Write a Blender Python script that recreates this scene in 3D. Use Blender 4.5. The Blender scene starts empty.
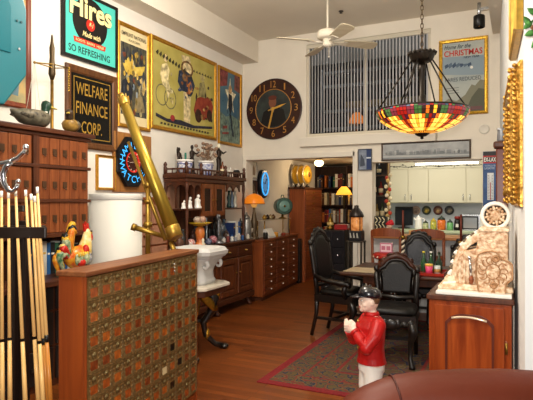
import bpy, math, random
from mathutils import Vector as V, Matrix
R = random.Random(11)
SC = bpy.context.scene
COL = SC.collection
PI = math.pi
# ---------------------------------------------------------------- camera geometry (eye 1.5 m, level, turned 25.5 deg left)
FPX, U0, V0, EYE = 530.0, 266.5, 200.0, 1.5
SN, CS = 0.4305, 0.9026
def ray(u, v):
    t = (u - U0) / FPX
    return V((-SN + CS * t, CS + SN * t, (V0 - v) / FPX))
def at(u, v, D):
    p = ray(u, v) * D; p.z += EYE; return p
def onX(u, v, X):
    r = ray(u, v); p = r * (X / r.x); p.z += EYE; return p
def onY(u, v, Y):
    r = ray(u, v); p = r * (Y / r.y); p.z += EYE; return p
def onZ(u, v, Z):
    r = ray(u, v); p = r * ((Z - EYE) / r.z); p.z = Z; return p
def colX(u, X, z):
    p = onX(u, V0, X); p.z = z; return p
def colY(u, Y, z):
    p = onY(u, V0, Y); p.z = z; return p
# ---------------------------------------------------------------- materials
def lin(h):
    h = h.lstrip('#'); o = []
    for i in (0, 2, 4):
        c = int(h[i:i+2], 16) / 255
        o.append(c / 12.92 if c <= .04045 else ((c + .055) / 1.055) ** 2.4)
    return (*o, 1)
MATS = {}
def pm(h, rough=.5, metal=0.0, var=0.0, vs=14, bump=0.0, bs=40, emit=0.0, trans=0.0, coat=0.0, h2=None, ec=None, alpha=1.0):
    key = (h, rough, metal, var, vs, bump, bs, emit, trans, coat, h2, ec, alpha)
    if key in MATS: return MATS[key]
    m = bpy.data.materials.new('m_' + h.strip('#')); m.use_nodes = True
    nt = m.node_tree; b = nt.nodes['Principled BSDF']
    b.inputs['Base Color'].default_value = lin(h); b.inputs['Roughness'].default_value = rough
    b.inputs['Metallic'].default_value = metal; b.inputs['Transmission Weight'].default_value = trans
    b.inputs['Coat Weight'].default_value = coat; b.inputs['Specular IOR Level'].default_value = .5 if metal or coat or trans else .3; b.inputs['Alpha'].default_value = alpha
    tc = nt.nodes.new('ShaderNodeTexCoord')
    if var or h2:
        n = nt.nodes.new('ShaderNodeTexNoise'); n.inputs['Scale'].default_value = vs; n.inputs['Detail'].default_value = 4
        nt.links.new(tc.outputs['Object'], n.inputs['Vector'])
        r = nt.nodes.new('ShaderNodeValToRGB'); c = lin(h)
        r.color_ramp.elements[0].position = .35; r.color_ramp.elements[1].position = .65
        if h2: r.color_ramp.elements[0].color = c; r.color_ramp.elements[1].color = lin(h2)
        else:
            r.color_ramp.elements[0].color = tuple(x * (1 - var) for x in c[:3]) + (1,)
            r.color_ramp.elements[1].color = tuple(min(1, x * (1 + var)) for x in c[:3]) + (1,)
        nt.links.new(n.outputs['Fac'], r.inputs['Fac']); nt.links.new(r.outputs['Color'], b.inputs['Base Color'])
    if bump:
        n2 = nt.nodes.new('ShaderNodeTexNoise'); n2.inputs['Scale'].default_value = bs
        nt.links.new(tc.outputs['Object'], n2.inputs['Vector'])
        bp = nt.nodes.new('ShaderNodeBump'); bp.inputs['Strength'].default_value = bump; bp.inputs['Distance'].default_value = .01
        nt.links.new(n2.outputs['Fac'], bp.inputs['Height']); nt.links.new(bp.outputs['Normal'], b.inputs['Normal'])
    if emit:
        b.inputs['Emission Color'].default_value = lin(ec or h); b.inputs['Emission Strength'].default_value = emit
    MATS[key] = m
    return m
def wood(c1, c2, axis='z', sc=1.0, rough=.42, coat=.08):
    key = ('wood', c1, c2, axis, sc, rough)
    if key in MATS: return MATS[key]
    m = bpy.data.materials.new('wood'); m.use_nodes = True; nt = m.node_tree; b = nt.nodes['Principled BSDF']
    tc = nt.nodes.new('ShaderNodeTexCoord'); mp = nt.nodes.new('ShaderNodeMapping')
    mp.inputs['Scale'].default_value = {'x': (1, 14, 14), 'y': (14, 1, 14), 'z': (14, 14, 1)}[axis]
    n = nt.nodes.new('ShaderNodeTexNoise'); n.inputs['Scale'].default_value = 2.2 * sc; n.inputs['Detail'].default_value = 5
    n.inputs['Distortion'].default_value = .6
    r = nt.nodes.new('ShaderNodeValToRGB'); r.color_ramp.elements[0].position = .3; r.color_ramp.elements[1].position = .7
    r.color_ramp.elements[0].color = lin(c1); r.color_ramp.elements[1].color = lin(c2)
    nt.links.new(tc.outputs['Object'], mp.inputs['Vector']); nt.links.new(mp.outputs['Vector'], n.inputs['Vector'])
    nt.links.new(n.outputs['Fac'], r.inputs['Fac']); nt.links.new(r.outputs['Color'], b.inputs['Base Color'])
    bp = nt.nodes.new('ShaderNodeBump'); bp.inputs['Strength'].default_value = .12; bp.inputs['Distance'].default_value = .004
    nt.links.new(n.outputs['Fac'], bp.inputs['Height']); nt.links.new(bp.outputs['Normal'], b.inputs['Normal'])
    b.inputs['Roughness'].default_value = rough; b.inputs['Coat Weight'].default_value = coat; b.inputs['Coat Roughness'].default_value = .25; b.inputs['Specular IOR Level'].default_value = .28
    MATS[key] = m
    return m
# ---------------------------------------------------------------- mesh builder
class Fr:                                   # a flat working frame: origin, right, up, outward
    def __init__(s, o, u, v, n): s.o, s.u, s.v, s.n = V(o), V(u), V(v), V(n)
    def p(s, a, b, c=0): return s.o + s.u * a + s.v * b + s.n * c
    def M(s):
        m = Matrix.Identity(4)
        for i in range(3): m[i][0], m[i][1], m[i][2], m[i][3] = s.u[i], s.v[i], s.n[i], s.o[i]
        return m
def FL(Y, Z, X=-3.848): return Fr((X, Y, Z), (0, 1, 0), (0, 0, 1), (1, 0, 0))       # on the left wall
def FB(X, Z, Y=7.218): return Fr((X, Y, Z), (1, 0, 0), (0, 0, 1), (0, -1, 0))        # on the back wall
XZ = Fr((0, 0, 0), (1, 0, 0), (0, 0, 1), (0, -1, 0))
YZ = Fr((0, 0, 0), (0, 1, 0), (0, 0, 1), (1, 0, 0))
XY = Fr((0, 0, 0), (1, 0, 0), (0, 1, 0), (0, 0, 1))
def base_off(parent):
    o = V((0, 0, 0))
    while parent is not None: o += parent.location; parent = parent.parent
    return o
class MB:
    def __init__(s, m=None):
        s.v, s.f, s.mi, s.sm, s.mats, s.cur = [], [], [], [], [], 0
        if m: s.mat(m)
    def mat(s, m):
        if m not in s.mats: s.mats.append(m)
        s.cur = s.mats.index(m); return s
    def add(s, vs, fs, smooth=False):
        k = len(s.v); s.v += [V(q) for q in vs]
        for f in fs: s.f.append([i + k for i in f]); s.mi.append(s.cur); s.sm.append(smooth)
        return s
    def box(s, x0, x1, y0, y1, z0, z1):
        return s.add([(x, y, z) for z in (z0, z1) for y in (y0, y1) for x in (x0, x1)],
                     [(0, 2, 3, 1), (4, 5, 7, 6), (0, 1, 5, 4), (2, 6, 7, 3), (0, 4, 6, 2), (1, 3, 7, 5)])
    def fbox(s, fr, a0, a1, b0, b1, c0, c1):
        return s.add([fr.p(a, b, c) for c in (c0, c1) for b in (b0, b1) for a in (a0, a1)],
                     [(0, 2, 3, 1), (4, 5, 7, 6), (0, 1, 5, 4), (2, 6, 7, 3), (0, 4, 6, 2), (1, 3, 7, 5)])
    def bar(s, p0, p1, w, h, up=(0, 0, 1)):
        p0, p1 = V(p0), V(p1); d = (p1 - p0).normalized(); up = V(up)
        if abs(d.dot(up)) > .95: up = V((1, 0, 0))
        a = d.cross(up).normalized() * w / 2; b = d.cross(a).normalized() * h / 2
        vs = [p + q for p in (p0, p1) for q in (-a - b, a - b, a + b, -a + b)]
        return s.add(vs, [(3, 2, 1, 0), (4, 5, 6, 7), (0, 1, 5, 4), (1, 2, 6, 5), (2, 3, 7, 6), (3, 0, 4, 7)])
    def tube(s, pts, r, n=8, cap=True, close=False):
        pts = [V(p) for p in pts]; rs = r if isinstance(r, (list, tuple)) else [r] * len(pts)
        vs, fs = [], []; prev = None; N = len(pts)
        for i, p in enumerate(pts):
            if close: d = pts[(i + 1) % N] - pts[i - 1]
            else: d = pts[min(i + 1, N - 1)] - pts[max(i - 1, 0)]
            if d.length < 1e-9: d = V((0, 0, 1))
            d.normalize()
            if prev is None:
                a = d.orthogonal().normalized()
            else:
                a = prev - d * prev.dot(d)
                a = a.normalized() if a.length > 1e-6 else d.orthogonal().normalized()
            prev = a; b = d.cross(a)
            for k in range(n):
                t = 2 * PI * k / n; vs.append(p + (a * math.cos(t) + b * math.sin(t)) * rs[i])
        for i in range(N if close else N - 1):
            j = (i + 1) % N
            for k in range(n): fs.append((i*n+k, i*n+(k+1) % n, j*n+(k+1) % n, j*n+k))
        s.add(vs, fs, True)
        if cap and not close:
            k = len(s.v) - len(vs)
            s.f.append([k + q for q in range(n)][::-1]); s.mi.append(s.cur); s.sm.append(False)
            s.f.append([k + (N-1)*n + q for q in range(n)]); s.mi.append(s.cur); s.sm.append(False)
        return s
    def cyl(s, p0, p1, r0, r1=None, n=14): return s.tube([p0, p1], [r0, r0 if r1 is None else r1], n)
    def lathe(s, prof, c=(0, 0, 0), n=18, axis='z', sx=1, sy=1, rot=None):
        c = V(c); vs, fs = [], []
        for r, z in prof:
            for k in range(n):
                t = 2 * PI * k / n; q = V((r * math.cos(t) * sx, r * math.sin(t) * sy, z))
                if axis == 'x': q = V((q.z, q.x, q.y))
                if axis == 'y': q = V((q.x, q.z, q.y))
                if rot: q = rot @ q
                vs.append(c + q)
        for i in range(len(prof) - 1):
            for k in range(n): fs.append((i*n+k, i*n+(k+1) % n, (i+1)*n+(k+1) % n, (i+1)*n+k))
        k0 = len(s.v); s.add(vs, fs, True)
        for i, rev in ((0, True), (len(prof) - 1, False)):
            if prof[i][0] > 1e-4:
                f = [k0 + i*n + k for k in range(n)]
                s.f.append(f[::-1] if rev else f); s.mi.append(s.cur); s.sm.append(False)
        return s
    def ball(s, c, r, n=12, rot=None):
        if not isinstance(r, (list, tuple)): r = (r, r, r)
        c = V(c); m = max(5, n // 2 + 1); vs, fs = [], []
        for i in range(m + 1):
            ph = PI * i / m
            for k in range(n):
                t = 2 * PI * k / n
                q = V((r[0]*math.sin(ph)*math.cos(t), r[1]*math.sin(ph)*math.sin(t), -r[2]*math.cos(ph)))
                if rot: q = rot @ q
                vs.append(c + q)
        for i in range(m):
            for k in range(n): fs.append((i*n+k, i*n+(k+1) % n, (i+1)*n+(k+1) % n, (i+1)*n+k))
        return s.add(vs, fs, True)
    def prism(s, pts, fr, c0, c1, smooth=False):
        n = len(pts); vs = [fr.p(a, b, c0) for a, b in pts] + [fr.p(a, b, c1) for a, b in pts]
        fs = [tuple(range(n))[::-1], tuple(range(n, 2*n))] + [(i, (i+1) % n, n+(i+1) % n, n+i) for i in range(n)]
        return s.add(vs, fs, smooth)
    def poly(s, pts, fr, c): return s.add([fr.p(a, b, c) for a, b in pts], [tuple(range(len(pts)))])
    def rim(s, fr, w, h, prof, x0=0, y0=0):            # moulding round a rectangle; prof = [(inset, height)]
        vs, fs = [], []
        for d, c in prof: vs += [fr.p(x0+a, y0+b, c) for a, b in ((d, d), (w-d, d), (w-d, h-d), (d, h-d))]
        for i in range(len(prof) - 1):
            for k in range(4): fs.append((i*4+k, i*4+(k+1) % 4, (i+1)*4+(k+1) % 4, (i+1)*4+k))
        return s.add(vs, fs)
    def loft(s, rings, cap=True, smooth=True):
        n = len(rings[0]); vs = [p for r in rings for p in r]; fs = []
        for i in range(len(rings) - 1):
            for k in range(n): fs.append((i*n+k, i*n+(k+1) % n, (i+1)*n+(k+1) % n, (i+1)*n+k))
        if cap: fs += [tuple(range(n))[::-1], tuple(range((len(rings)-1)*n, len(rings)*n))]
        return s.add(vs, fs, smooth)
    def build(s, name, parent=None, bevel=0, seg=2, sub=0, label=None, kind=None):
        me = bpy.data.meshes.new(name)
        if parent is not None: off = base_off(parent); loc = V((0, 0, 0))
        else:
            lo = [min(v[i] for v in s.v) for i in range(3)]; hi = [max(v[i] for v in s.v) for i in range(3)]
            off = loc = V(((lo[0]+hi[0])/2, (lo[1]+hi[1])/2, lo[2]))
        me.from_pydata([v - off for v in s.v], [], s.f)
        for m in s.mats: me.materials.append(m)
        me.polygons.foreach_set('material_index', s.mi); me.polygons.foreach_set('use_smooth', s.sm); me.update()
        o = bpy.data.objects.new(name, me); COL.objects.link(o); o.location = loc
        if parent is not None: o.parent = parent
        if bevel:
            b = o.modifiers.new('b', 'BEVEL'); b.width = bevel; b.segments = seg; b.limit_method = 'ANGLE'; b.angle_limit = .7
        if sub:
            q = o.modifiers.new('s', 'SUBSURF'); q.levels = sub; q.render_levels = sub
        if label: o['label'] = label
        if kind: o['kind'] = kind
        return o
    def solo(s, name, label, cat, group=None, bevel=0, sub=0):
        o = s.build(name, None, bevel, sub=sub); tag(o, label, cat, group); return o
def tag(o, label, cat, group=None):
    o['label'] = label; o['category'] = cat
    if group: o['group'] = group
def thing(name, label, cat, loc=(0, 0, 0), group=None):
    o = bpy.data.objects.new(name, None); COL.objects.link(o); o.location = loc; o.empty_display_size = .1
    tag(o, label, cat, group); return o
def struct(mb, name, bevel=0):
    o = mb.build(name, None, bevel); o['kind'] = 'structure'; return o
def text_mesh(txt, bold=0.0):
    cu = bpy.data.curves.new('t', 'FONT'); cu.body = txt; cu.offset = bold; cu.resolution_u = 3
    o = bpy.data.objects.new('t', cu); COL.objects.link(o)
    dg = bpy.context.evaluated_depsgraph_get(); dg.update()
    me = bpy.data.meshes.new_from_object(o.evaluated_get(dg))
    vs = [v.co.copy() for v in me.vertices]; fs = [tuple(p.vertices) for p in me.polygons]
    bpy.data.objects.remove(o); bpy.data.curves.remove(cu); bpy.data.meshes.remove(me)
    return vs, fs
def write(mb, txt, fr, a, b, w, h, c, bold=0.0, slant=0.0, rise=0.0):   # text fitted in a box w x h whose lower left is (a, b)
    vs, fs = text_mesh(txt, bold)
    x0 = min(v.x for v in vs); x1 = max(v.x for v in vs); y0 = min(v.y for v in vs); y1 = max(v.y for v in vs)
    out = []
    for v in vs:
        X = (v.x-x0)/(x1-x0)*w; Y = (v.y-y0)/(y1-y0)*h
        out.append(fr.p(a + X + slant*Y, b + Y + rise*X, c))
    mb.add(out, fs); return mb
def write_arc(mb, txt, fr, ca, cb, r, h, c, mid, step, bold=.02, inside=False):
    n = len(txt)
    for i, ch in enumerate(txt):
        vs, fs = text_mesh(ch, bold)
        x0 = min(v.x for v in vs); x1 = max(v.x for v in vs); y1 = .73
        an = mid - (i - (n-1)/2) * step * (1 if not inside else -1)
        sc = h / y1; out = []
        for v in vs:
            X = (v.x - (x0+x1)/2) * sc; Y = v.y * sc - h/2
            ra, rb = math.cos(an), math.sin(an)
            tx, ty = (rb, -ra) if not inside else (-rb, ra)
            ux, uy = (ra, rb) if not inside else (-ra, -rb)
            out.append(fr.p(ca + ra*r + tx*X + ux*Y, cb + rb*r + ty*X + uy*Y, c))
        mb.add(out, fs)
    return mb
def circ(ca, cb, r, n=24, r2=None, a0=0, a1=2*PI, full=True):
    r2 = r2 or r
    return [(ca + r*math.cos(a0+(a1-a0)*k/(n if full else n-1)), cb + r2*math.sin(a0+(a1-a0)*k/(n if full else n-1))) for k in range(n)]
FRAMEP = [(0, .0), (0, .03), (.012, .042), (.03, .034), (.045, .03), (.055, .016), (.06, .012)]
def fprof(fw, d): return [(a/.06*fw, b/.042*d) for a, b in FRAMEP]
def picture(name, label, cat, fr, w, h, fw, d, fm, art, group=None, fname='frame', pname='print', ring=True):
    t = thing(name, label, cat, fr.p(w/2, 0, 0), group)
    MB(fm).rim(fr, w, h, fprof(fw, d)).build(fname, t)
    g = Fr(fr.p(fw*.85, fw*.85, d*.3), fr.u, fr.v, fr.n); W, Hh = w-1.7*fw, h-1.7*fw
    mb = MB(); art(mb, g, W, Hh); mb.build(pname, t)
    return t
def sheet(mb, g, W, Hh, m, c=0.0): mb.mat(m).fbox(g, 0, W, 0, Hh, -.006, c)
def blob(mb, g, W, Hh, pts, m, layer): mb.mat(m).poly([(a*W, b*Hh) for a, b in pts], g, .0006 + layer*.0007)
GOLD = pm('#c08a2c', .35, .75, .15, 30, .2, 60)
GOLD_B = pm('#d9a93c', .3, .8, .25, 45, .6, 55)
BRASS = pm('#b08d3a', .25, .9, .1, 8)
BRASS_D = pm('#8a6a2c', .35, .85, .25, 30)
CHROME = pm('#d8dade', .12, 1)
SILVER = pm('#b9bcc0', .25, .9)
BLACK = pm('#131210', .35)
BLACKM = pm('#161514', .6)
BRONZE = pm('#2c2119', .4, .5, .3, 20)
WHITE = pm('#ece8df', .5)
PORC = pm('#eeeae2', .2, coat=.4)
CREAM = pm('#e6dcc0', .45)
WOOD_D = wood('#381c10', '#5a2f19', 'z'); WOOD_DY = wood('#381c10', '#5a2f19', 'y')
WOOD_M = wood('#6b3216', '#8f4a20', 'z'); WOOD_MY = wood('#6b3216', '#8f4a20', 'y')
WOOD_R = wood('#7d3312', '#a44d1e', 'z'); WOOD_RY = wood('#6a3016', '#8c4724', 'y')
LEATHER = pm('#100d0b', .4, 0, .2, 20, .25, 90)
AGLASS = pm('#c8701a', .3, ec='#ff8a1c', emit=.45)
def glass(h='#ffffff', r=.03): return pm(h, r, trans=1.0)
# ================================================================ THE SETTING
def floor_mat():
    m = bpy.data.materials.new('floor_boards'); m.use_nodes = True; nt = m.node_tree; b = nt.nodes['Principled BSDF']
    tc = nt.nodes.new('ShaderNodeTexCoord'); br = nt.nodes.new('ShaderNodeTexBrick')
    br.inputs['Scale'].default_value = 1; br.inputs['Brick Width'].default_value = 1.3; br.inputs['Row Height'].default_value = .075
    br.inputs['Mortar Size'].default_value = .0018; br.inputs['Color1'].default_value = lin('#8e4a1a'); br.inputs['Color2'].default_value = lin('#69330f')
    br.inputs['Mortar'].default_value = lin('#2a1208'); br.inputs['Bias'].default_value = 0
    mp = nt.nodes.new('ShaderNodeMapping'); mp.inputs['Scale'].default_value = (1, 12, 1)
    n = nt.nodes.new('ShaderNodeTexNoise'); n.inputs['Scale'].default_value = 3; n.inputs['Detail'].default_value = 5
    mx = nt.nodes.new('ShaderNodeMix'); mx.data_type = 'RGBA'; mx.blend_type = 'MULTIPLY'; mx.inputs['Factor'].default_value = .55
    r = nt.nodes.new('ShaderNodeValToRGB'); r.color_ramp.elements[0].color = (.55, .5, .47, 1); r.color_ramp.elements[1].color = (1, 1, 1, 1)
    r.color_ramp.elements[0].position = .3; r.color_ramp.elements[1].position = .65
    L = nt.links.new
    L(tc.outputs['Object'], br.inputs['Vector']); L(tc.outputs['Object'], mp.inputs['Vector']); L(mp.outputs['Vector'], n.inputs['Vector'])
    L(n.outputs['Fac'], r.inputs['Fac']); L(br.outputs['Color'], mx.inputs[6]); L(r.outputs['Color'], mx.inputs[7]); L(mx.outputs[2], b.inputs['Base Color'])
    b.inputs['Roughness'].default_value = .36; b.inputs['Coat Weight'].default_value = .05
    return m
WALL = pm('#e0dacf', .85, var=.03, vs=3, bump=.05, bs=60)
WALLB = pm('#e2dacb', .85, var=.03, vs=3, bump=.05, bs=60)
CEIL = pm('#ddd4c4', .9, var=.02, vs=2)
TRIM = pm('#ddd6c8', .6)
struct(MB(floor_mat()).box(-4.1, 3, -1.5, 11.4, -.1, 0), 'floor')
struct(MB(WALL).box(-4.05, -3.85, -1.5, 11.4, 0, 4.0), 'wall_left')
w = MB(WALLB)
for x0, x1, z0, z1 in ((-3.85, -3.78, 0, 2.11), (-3.85, -2.07, 2.11, 2.42), (-2.07, -1.83, 0, 2.42), (-1.83, -.42, 2.02, 2.42), (-.42, 1, 0, 2.42),
                       (-3.85, -2.8, 2.42, 3.92), (-2.8, -1.05, 3.76, 3.92), (-1.05, 1, 2.42, 3.92)):
    w.box(x0, x1, 7.22, 7.42, z0, z1)
struct(w, 'wall_back')
struct(MB(CEIL).box(-4.05, 3, -1.5, 7.42, 3.92, 4.02), 'ceiling')
struct(MB(CEIL).box(-3.85, -3.58, -1.5, 7.22, 3.59, 3.92), 'trim_1')
struct(MB(CEIL).box(-.3, -.02, 5.9, 7.22, 3.58, 3.92), 'trim_2')
# casing round the passage and the ledge under the loft window
t = MB(TRIM); t.box(-3.78, -2.07, 7.195, 7.22, 2.11, 2.18); t.box(-2.10, -2.03, 7.195, 7.22, 0, 2.18); t.box(-3.84, -3.78, 7.195, 7.22, 0, 2.18)
struct(t, 'trim_3', .004)
struct(MB(TRIM).box(-2.88, -.98, 7.15, 7.22, 2.27, 2.40), 'trim_4', .006)
# partition on the right, its white end facing the room
pw = MB(pm('#dfe0de', .8)); pw.prism([(.023, 2.6), (1.6, 2.6), (1.6, 2.8), (.35, 2.85), (.0, 7.22), (-.22, 7.22)], XY, 0, 3.92)
struct(pw, 'wall_right')
# rooms beyond
DW = pm('#8d8378', .9)
bk = MB(DW); bk.box(-4.05, -2.25, 11.2, 11.4, 0, 2.3); struct(bk, 'wall_far')
struct(MB(pm('#b9a88c', .9)).box(-3.85, -2.25, 7.42, 11.2, 2.25, 2.42), 'ceiling_passage')
struct(MB(pm('#cfc8ba', .9)).prism([(-2.07, 7.42), (-1.87, 7.42), (-2.2, 8.5), (-2.25, 9.1), (-2.25, 11.2), (-2.45, 11.2), (-2.45, 8.8)], XY, 0, 2.25), 'wall_divider')
struct(MB(pm('#c3c8cf', .7)).box(-2.25, .3, 9.1, 9.2, 0, 2.42), 'wall_kitchen')
struct(MB(pm('#d8d2c2', .9)).box(-2.25, .3, 7.42, 9.1, 2.3, 2.42), 'ceiling_kitchen')
struct(MB(pm('#d4ccba', .9)).box(.1, .3, 7.42, 9.1, 0, 2.3), 'wall_side')
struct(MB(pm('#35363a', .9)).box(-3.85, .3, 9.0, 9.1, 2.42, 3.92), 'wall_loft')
# loft window with its panes
wd = thing('window_1', 'wide interior loft window behind grey vertical blinds', 'window', (-1.925, 7.3, 2.42)); wd['kind'] = 'structure'
m = MB(pm('#cfc6b3', .5))
m.rim(FB(-2.8, 2.42, 7.30), 1.75, 1.34, [(0, 0), (0, .06), (.04, .06), (.04, 0)]); m.box(-1.96, -1.92, 7.26, 7.30, 2.46, 3.72); m.build('window_frame', wd)
PANE = glass('#d4dae0', .02); PANE.node_tree.nodes['Principled BSDF'].inputs['IOR'].default_value = 1.04
MB(PANE).box(-2.77, -1.08, 7.285, 7.29, 2.45, 3.73).build('pane', wd)
bl = thing('vertical_blind', 'grey vertical blinds hanging across the loft window', 'blind', (-1.925, 7.22, 2.44))
m = MB(pm('#c9c1ae', .5)).box(-2.8, -1.06, 7.225, 7.265, 3.70, 3.755); m.build('head_rail', bl)
SL = pm('#c3c4c8', .6); sl0 = None
for i in range(38):
    x = -2.76 + i * (1.66 / 37)
    if sl0 is None:
        s = MB(SL); pts = []
        for k in range(5):
            q = (k - 2) / 2; pts.append((q * .0125, -.0125 * q - .003 * (1 - q*q)))
        r = math.radians(0)
        s.loft([[V((x + a, 7.24 + b, z)) for a, b in pts] + [V((x + a, 7.2412 + b, z)) for a, b in pts[::-1]] for z in (2.47, 3.70)], smooth=False)
        sl0 = s.build('slat', bl)
    else:
        o = sl0.copy(); COL.objects.link(o); o.location.x = x + 2.76
# things seen through the blind
m = MB(pm('#9b8a64', .7)).box(-2.62, -1.3, 8.55, 8.95, 3.05, 3.14); m.box(-2.6, -2.55, 8.6, 8.95, 2.42, 3.05); m.box(-1.37, -1.32, 8.6, 8.95, 2.42, 3.05)
m.solo('loft_shelf', 'tan plank shelf in the dark loft behind the vertical blinds', 'shelf')
t = thing('loft_lamp', 'small orange lamp glowing in the loft behind the blinds', 'lamp', (-2.35, 8.3, 2.42))
MB(BRASS).lathe([(.07, 2.42), (.02, 2.46), (.02, 2.74)], (-2.35, 8.3, 0)).build('base', t)
MB(pm('#d8762a', .5, emit=1.2)).lathe([(.13, 2.74), (.11, 2.82), (.05, 2.9)], (-2.35, 8.3, 0)).build('lamp_shade', t)
m = MB(pm('#7c8088', .7))
for z in (2.62, 2.9, 3.3, 3.52): m.box(-2.9, -.9, 8.1, 8.2, z, z + .04)
for x in (-2.9, -.94): m.box(x, x+.04, 8.1, 8.2, 2.42, 3.6)
m.solo('loft_rack', 'pale grey rack with rails in the loft behind the blinds', 'rack')

# ceiling fan
hub = V((-2.04, 5.95, 3.36)); FANW = pm('#ded6c4', .45); BLADE = wood('#cdbf9f', '#ddd2b8', 'x', .6)
fan = thing('ceiling_fan', 'cream ceiling fan with four wide blades on a long downrod', 'ceiling fan', (hub.x, hub.y, 3.92))
MB(FANW).lathe([(.015, 3.9), (.06, 3.9), (.07, 3.92)], (hub.x, hub.y, 0)).build('canopy', fan)
MB(FANW).cyl((hub.x, hub.y, 3.42), (hub.x, hub.y, 3.9), .012).build('downrod', fan)
MB(FANW).lathe([(.03, 3.46), (.05, 3.445), (.115, 3.43), (.125, 3.40), (.125, 3.355), (.1, 3.34), (.06, 3.335)], (hub.x, hub.y, 0), 24).build('motor_housing', fan)
MB(FANW).lathe([(.06, 3.335), (.055, 3.28), (.06, 3.26), (.03, 3.245), (.0, 3.24)], (hub.x, hub.y, 0), 20).build('switch_housing', fan)
MB(FANW).cyl((hub.x+.03, hub.y-.04, 3.12), (hub.x+.03, hub.y-.04, 3.26), .003).ball((hub.x+.03, hub.y-.04, 3.115), .01).build('pull_chain', fan)
for k, an in enumerate((-75, 15, 105, 195)):
    # angles measured from the camera's right-hand side
    a = math.radians(an); d = V((CS, SN, 0)) * math.cos(a) + V((-SN, CS, 0)) * math.sin(a); e = V((-d.y, d.x, 0))
    tilt = math.radians(-13); ev = e * math.cos(tilt) + V((0, 0, 1)) * math.sin(tilt)
    g = Fr(V((hub.x, hub.y, 3.30)), d, ev, d.cross(ev))
    b = MB(BLADE); b.prism([(.19, -.06), (.57, -.085), (.615, -.068), (.63, -.02), (.63, .02), (.615, .068), (.57, .085), (.19, .06)], g, 0, .008); bo = b.build('blade', fan, .003)
    h = MB(FANW); h.prism([(.08, -.02), (.15, -.015), (.2, -.045), (.24, -.04), (.24, .04), (.2, .045), (.15, .015), (.08, .02)], g, -.008, .0); h.build('blade_bracket', bo)
for ch in fan.children:
    if ch.name.split('.')[0] in ('motor_housing', 'switch_housing', 'pull_chain', 'blade'): ch.location.z += .06
# sprinkler on the ceiling
p = onZ(341, 11, 3.92)
MB(pm('#4a4038', .5)).lathe([(.03, 3.91), (.03, 3.92)], (p.x, p.y, 0)).lathe([(.0, 3.885), (.02, 3.89), (.01, 3.91)], (p.x, p.y, 0)).solo('sprinkler_head', 'small dark sprinkler head on the ceiling beside the fan rod', 'sprinkler')
# track spotlight
t = thing('track_spotlight', 'black can spotlight on a bracket high by the right bulkhead', 'spotlight', (-.41, 6.45, 3.45)); sx_, sy_ = -.41, 6.45
MB(SILVER).cyl((sx_, sy_, 3.57), (sx_, sy_, 3.73), .02).bar((sx_, sy_, 3.655), (-.295, sy_, 3.655), .03, .035).build('bracket', t)
MB(BLACK).lathe([(.0, 3.585), (.058, 3.585), (.062, 3.575), (.062, 3.455), (.055, 3.45), (.05, 3.5)], (sx_, sy_, 0), 20).build('lamp_can', t)
MB(pm('#ffb060', .4, emit=1.5)).lathe([(.0, 3.475), (.048, 3.48), (.048, 3.49), (0, 3.5)], (sx_, sy_, 0)).build('bulb', t)
# thermostat plate
p = onY(484, 129, 7.2)
MB(pm('#d9d4c8', .4)).lathe([(.062, 0), (.062, .014), (.05, .022), (.046, .018), (0, .018)], (p.x, 7.22, p.z), 24, rot=Matrix.Rotation(PI/2, 3, 'X')).solo('wall_plate', 'round white wall plate above the tall blue thermometer sign', 'wall plate')
# ================================================================ LEFT WALL: SIGNS AND POSTERS
# root beer sign
fr = FL(3.62, 2.85); AQ = pm('#4fc3b4', .35); INK = pm('#17130f', .5); CRM = pm('#f3e2a0', .5); RED = pm('#c22a1c', .45)
W, Hh = .745, .67
t = thing('advertising_sign', 'aqua soft drink sign with black disc and cream lettering on left wall', 'sign', fr.p(W/2, 0))
MB(INK).rim(fr, W, Hh, [(0, 0), (0, .035), (.03, .035), (.03, .02)]).build('frame', t)
MB(AQ).fbox(fr, .028, W-.028, .028, Hh-.028, 0, .022).build('panel', t)
m = MB(INK).prism(circ(.36, .40, .235, 36), fr, .022, .0235); m.build('disc', t)
m = MB(INK); write(m, 'SO REFRESHING', fr, .075, .065, .56, .068, .0232, .012); 
m.mat(INK); write(m, 'Hires', fr, .082, .415, .57, .215, .0245, .05)
m.mat(CRM); write(m, 'Hires', fr, .09, .422, .565, .205, .0262, .028)
m.mat(CRM); write(m, 'Made with', fr, .25, .245, .24, .052, .0262, .01, .25)
m.mat(RED).prism([(.15, .165), (.56, .165), (.575, .215), (.135, .215)], fr, .0236, .025)
m.mat(CRM); write(m, 'ROOTS  BARKS  HERBS', fr, .165, .178, .38, .025, .0258, .004)
m.mat(RED).prism(circ(.36, .375, .058, 24), fr, .0236, .0255)
m.mat(CRM); write(m, 'R-J', fr, .335, .35, .05, .05, .0262, .006, .3); m.build('lettering', t)
# finance company sign
fr = FL(3.67, 2.0); W, Hh = .70, .79; SG = pm('#c39a3f', .35, .6)
t = thing('company_sign', 'black glass sign with gold lettering in brown frame under the aqua sign', 'sign', fr.p(W/2, 0))
MB(wood('#4a2c16', '#6a4222', 'z')).rim(fr, W, Hh, fprof(.075, .035)).build('frame', t)
MB(pm('#0d0c0b', .15)).fbox(fr, .07, W-.07, .07, Hh-.07, 0, .012).build('glass_panel', t)
m = MB(SG); m.rim(fr, W-.2, Hh-.2, [(0, .0122), (0, .0132), (.008, .0132), (.008, .0122)], .1, .1)
write(m, 'WELFARE', fr, .13, .52, .43, .12, .013, .01); write(m, 'FINANCE', fr, .13, .335, .43, .12, .013, .01); write(m, 'CORP.', fr, .2, .15, .28, .12, .013, .01)
m.build('lettering', t)
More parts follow.
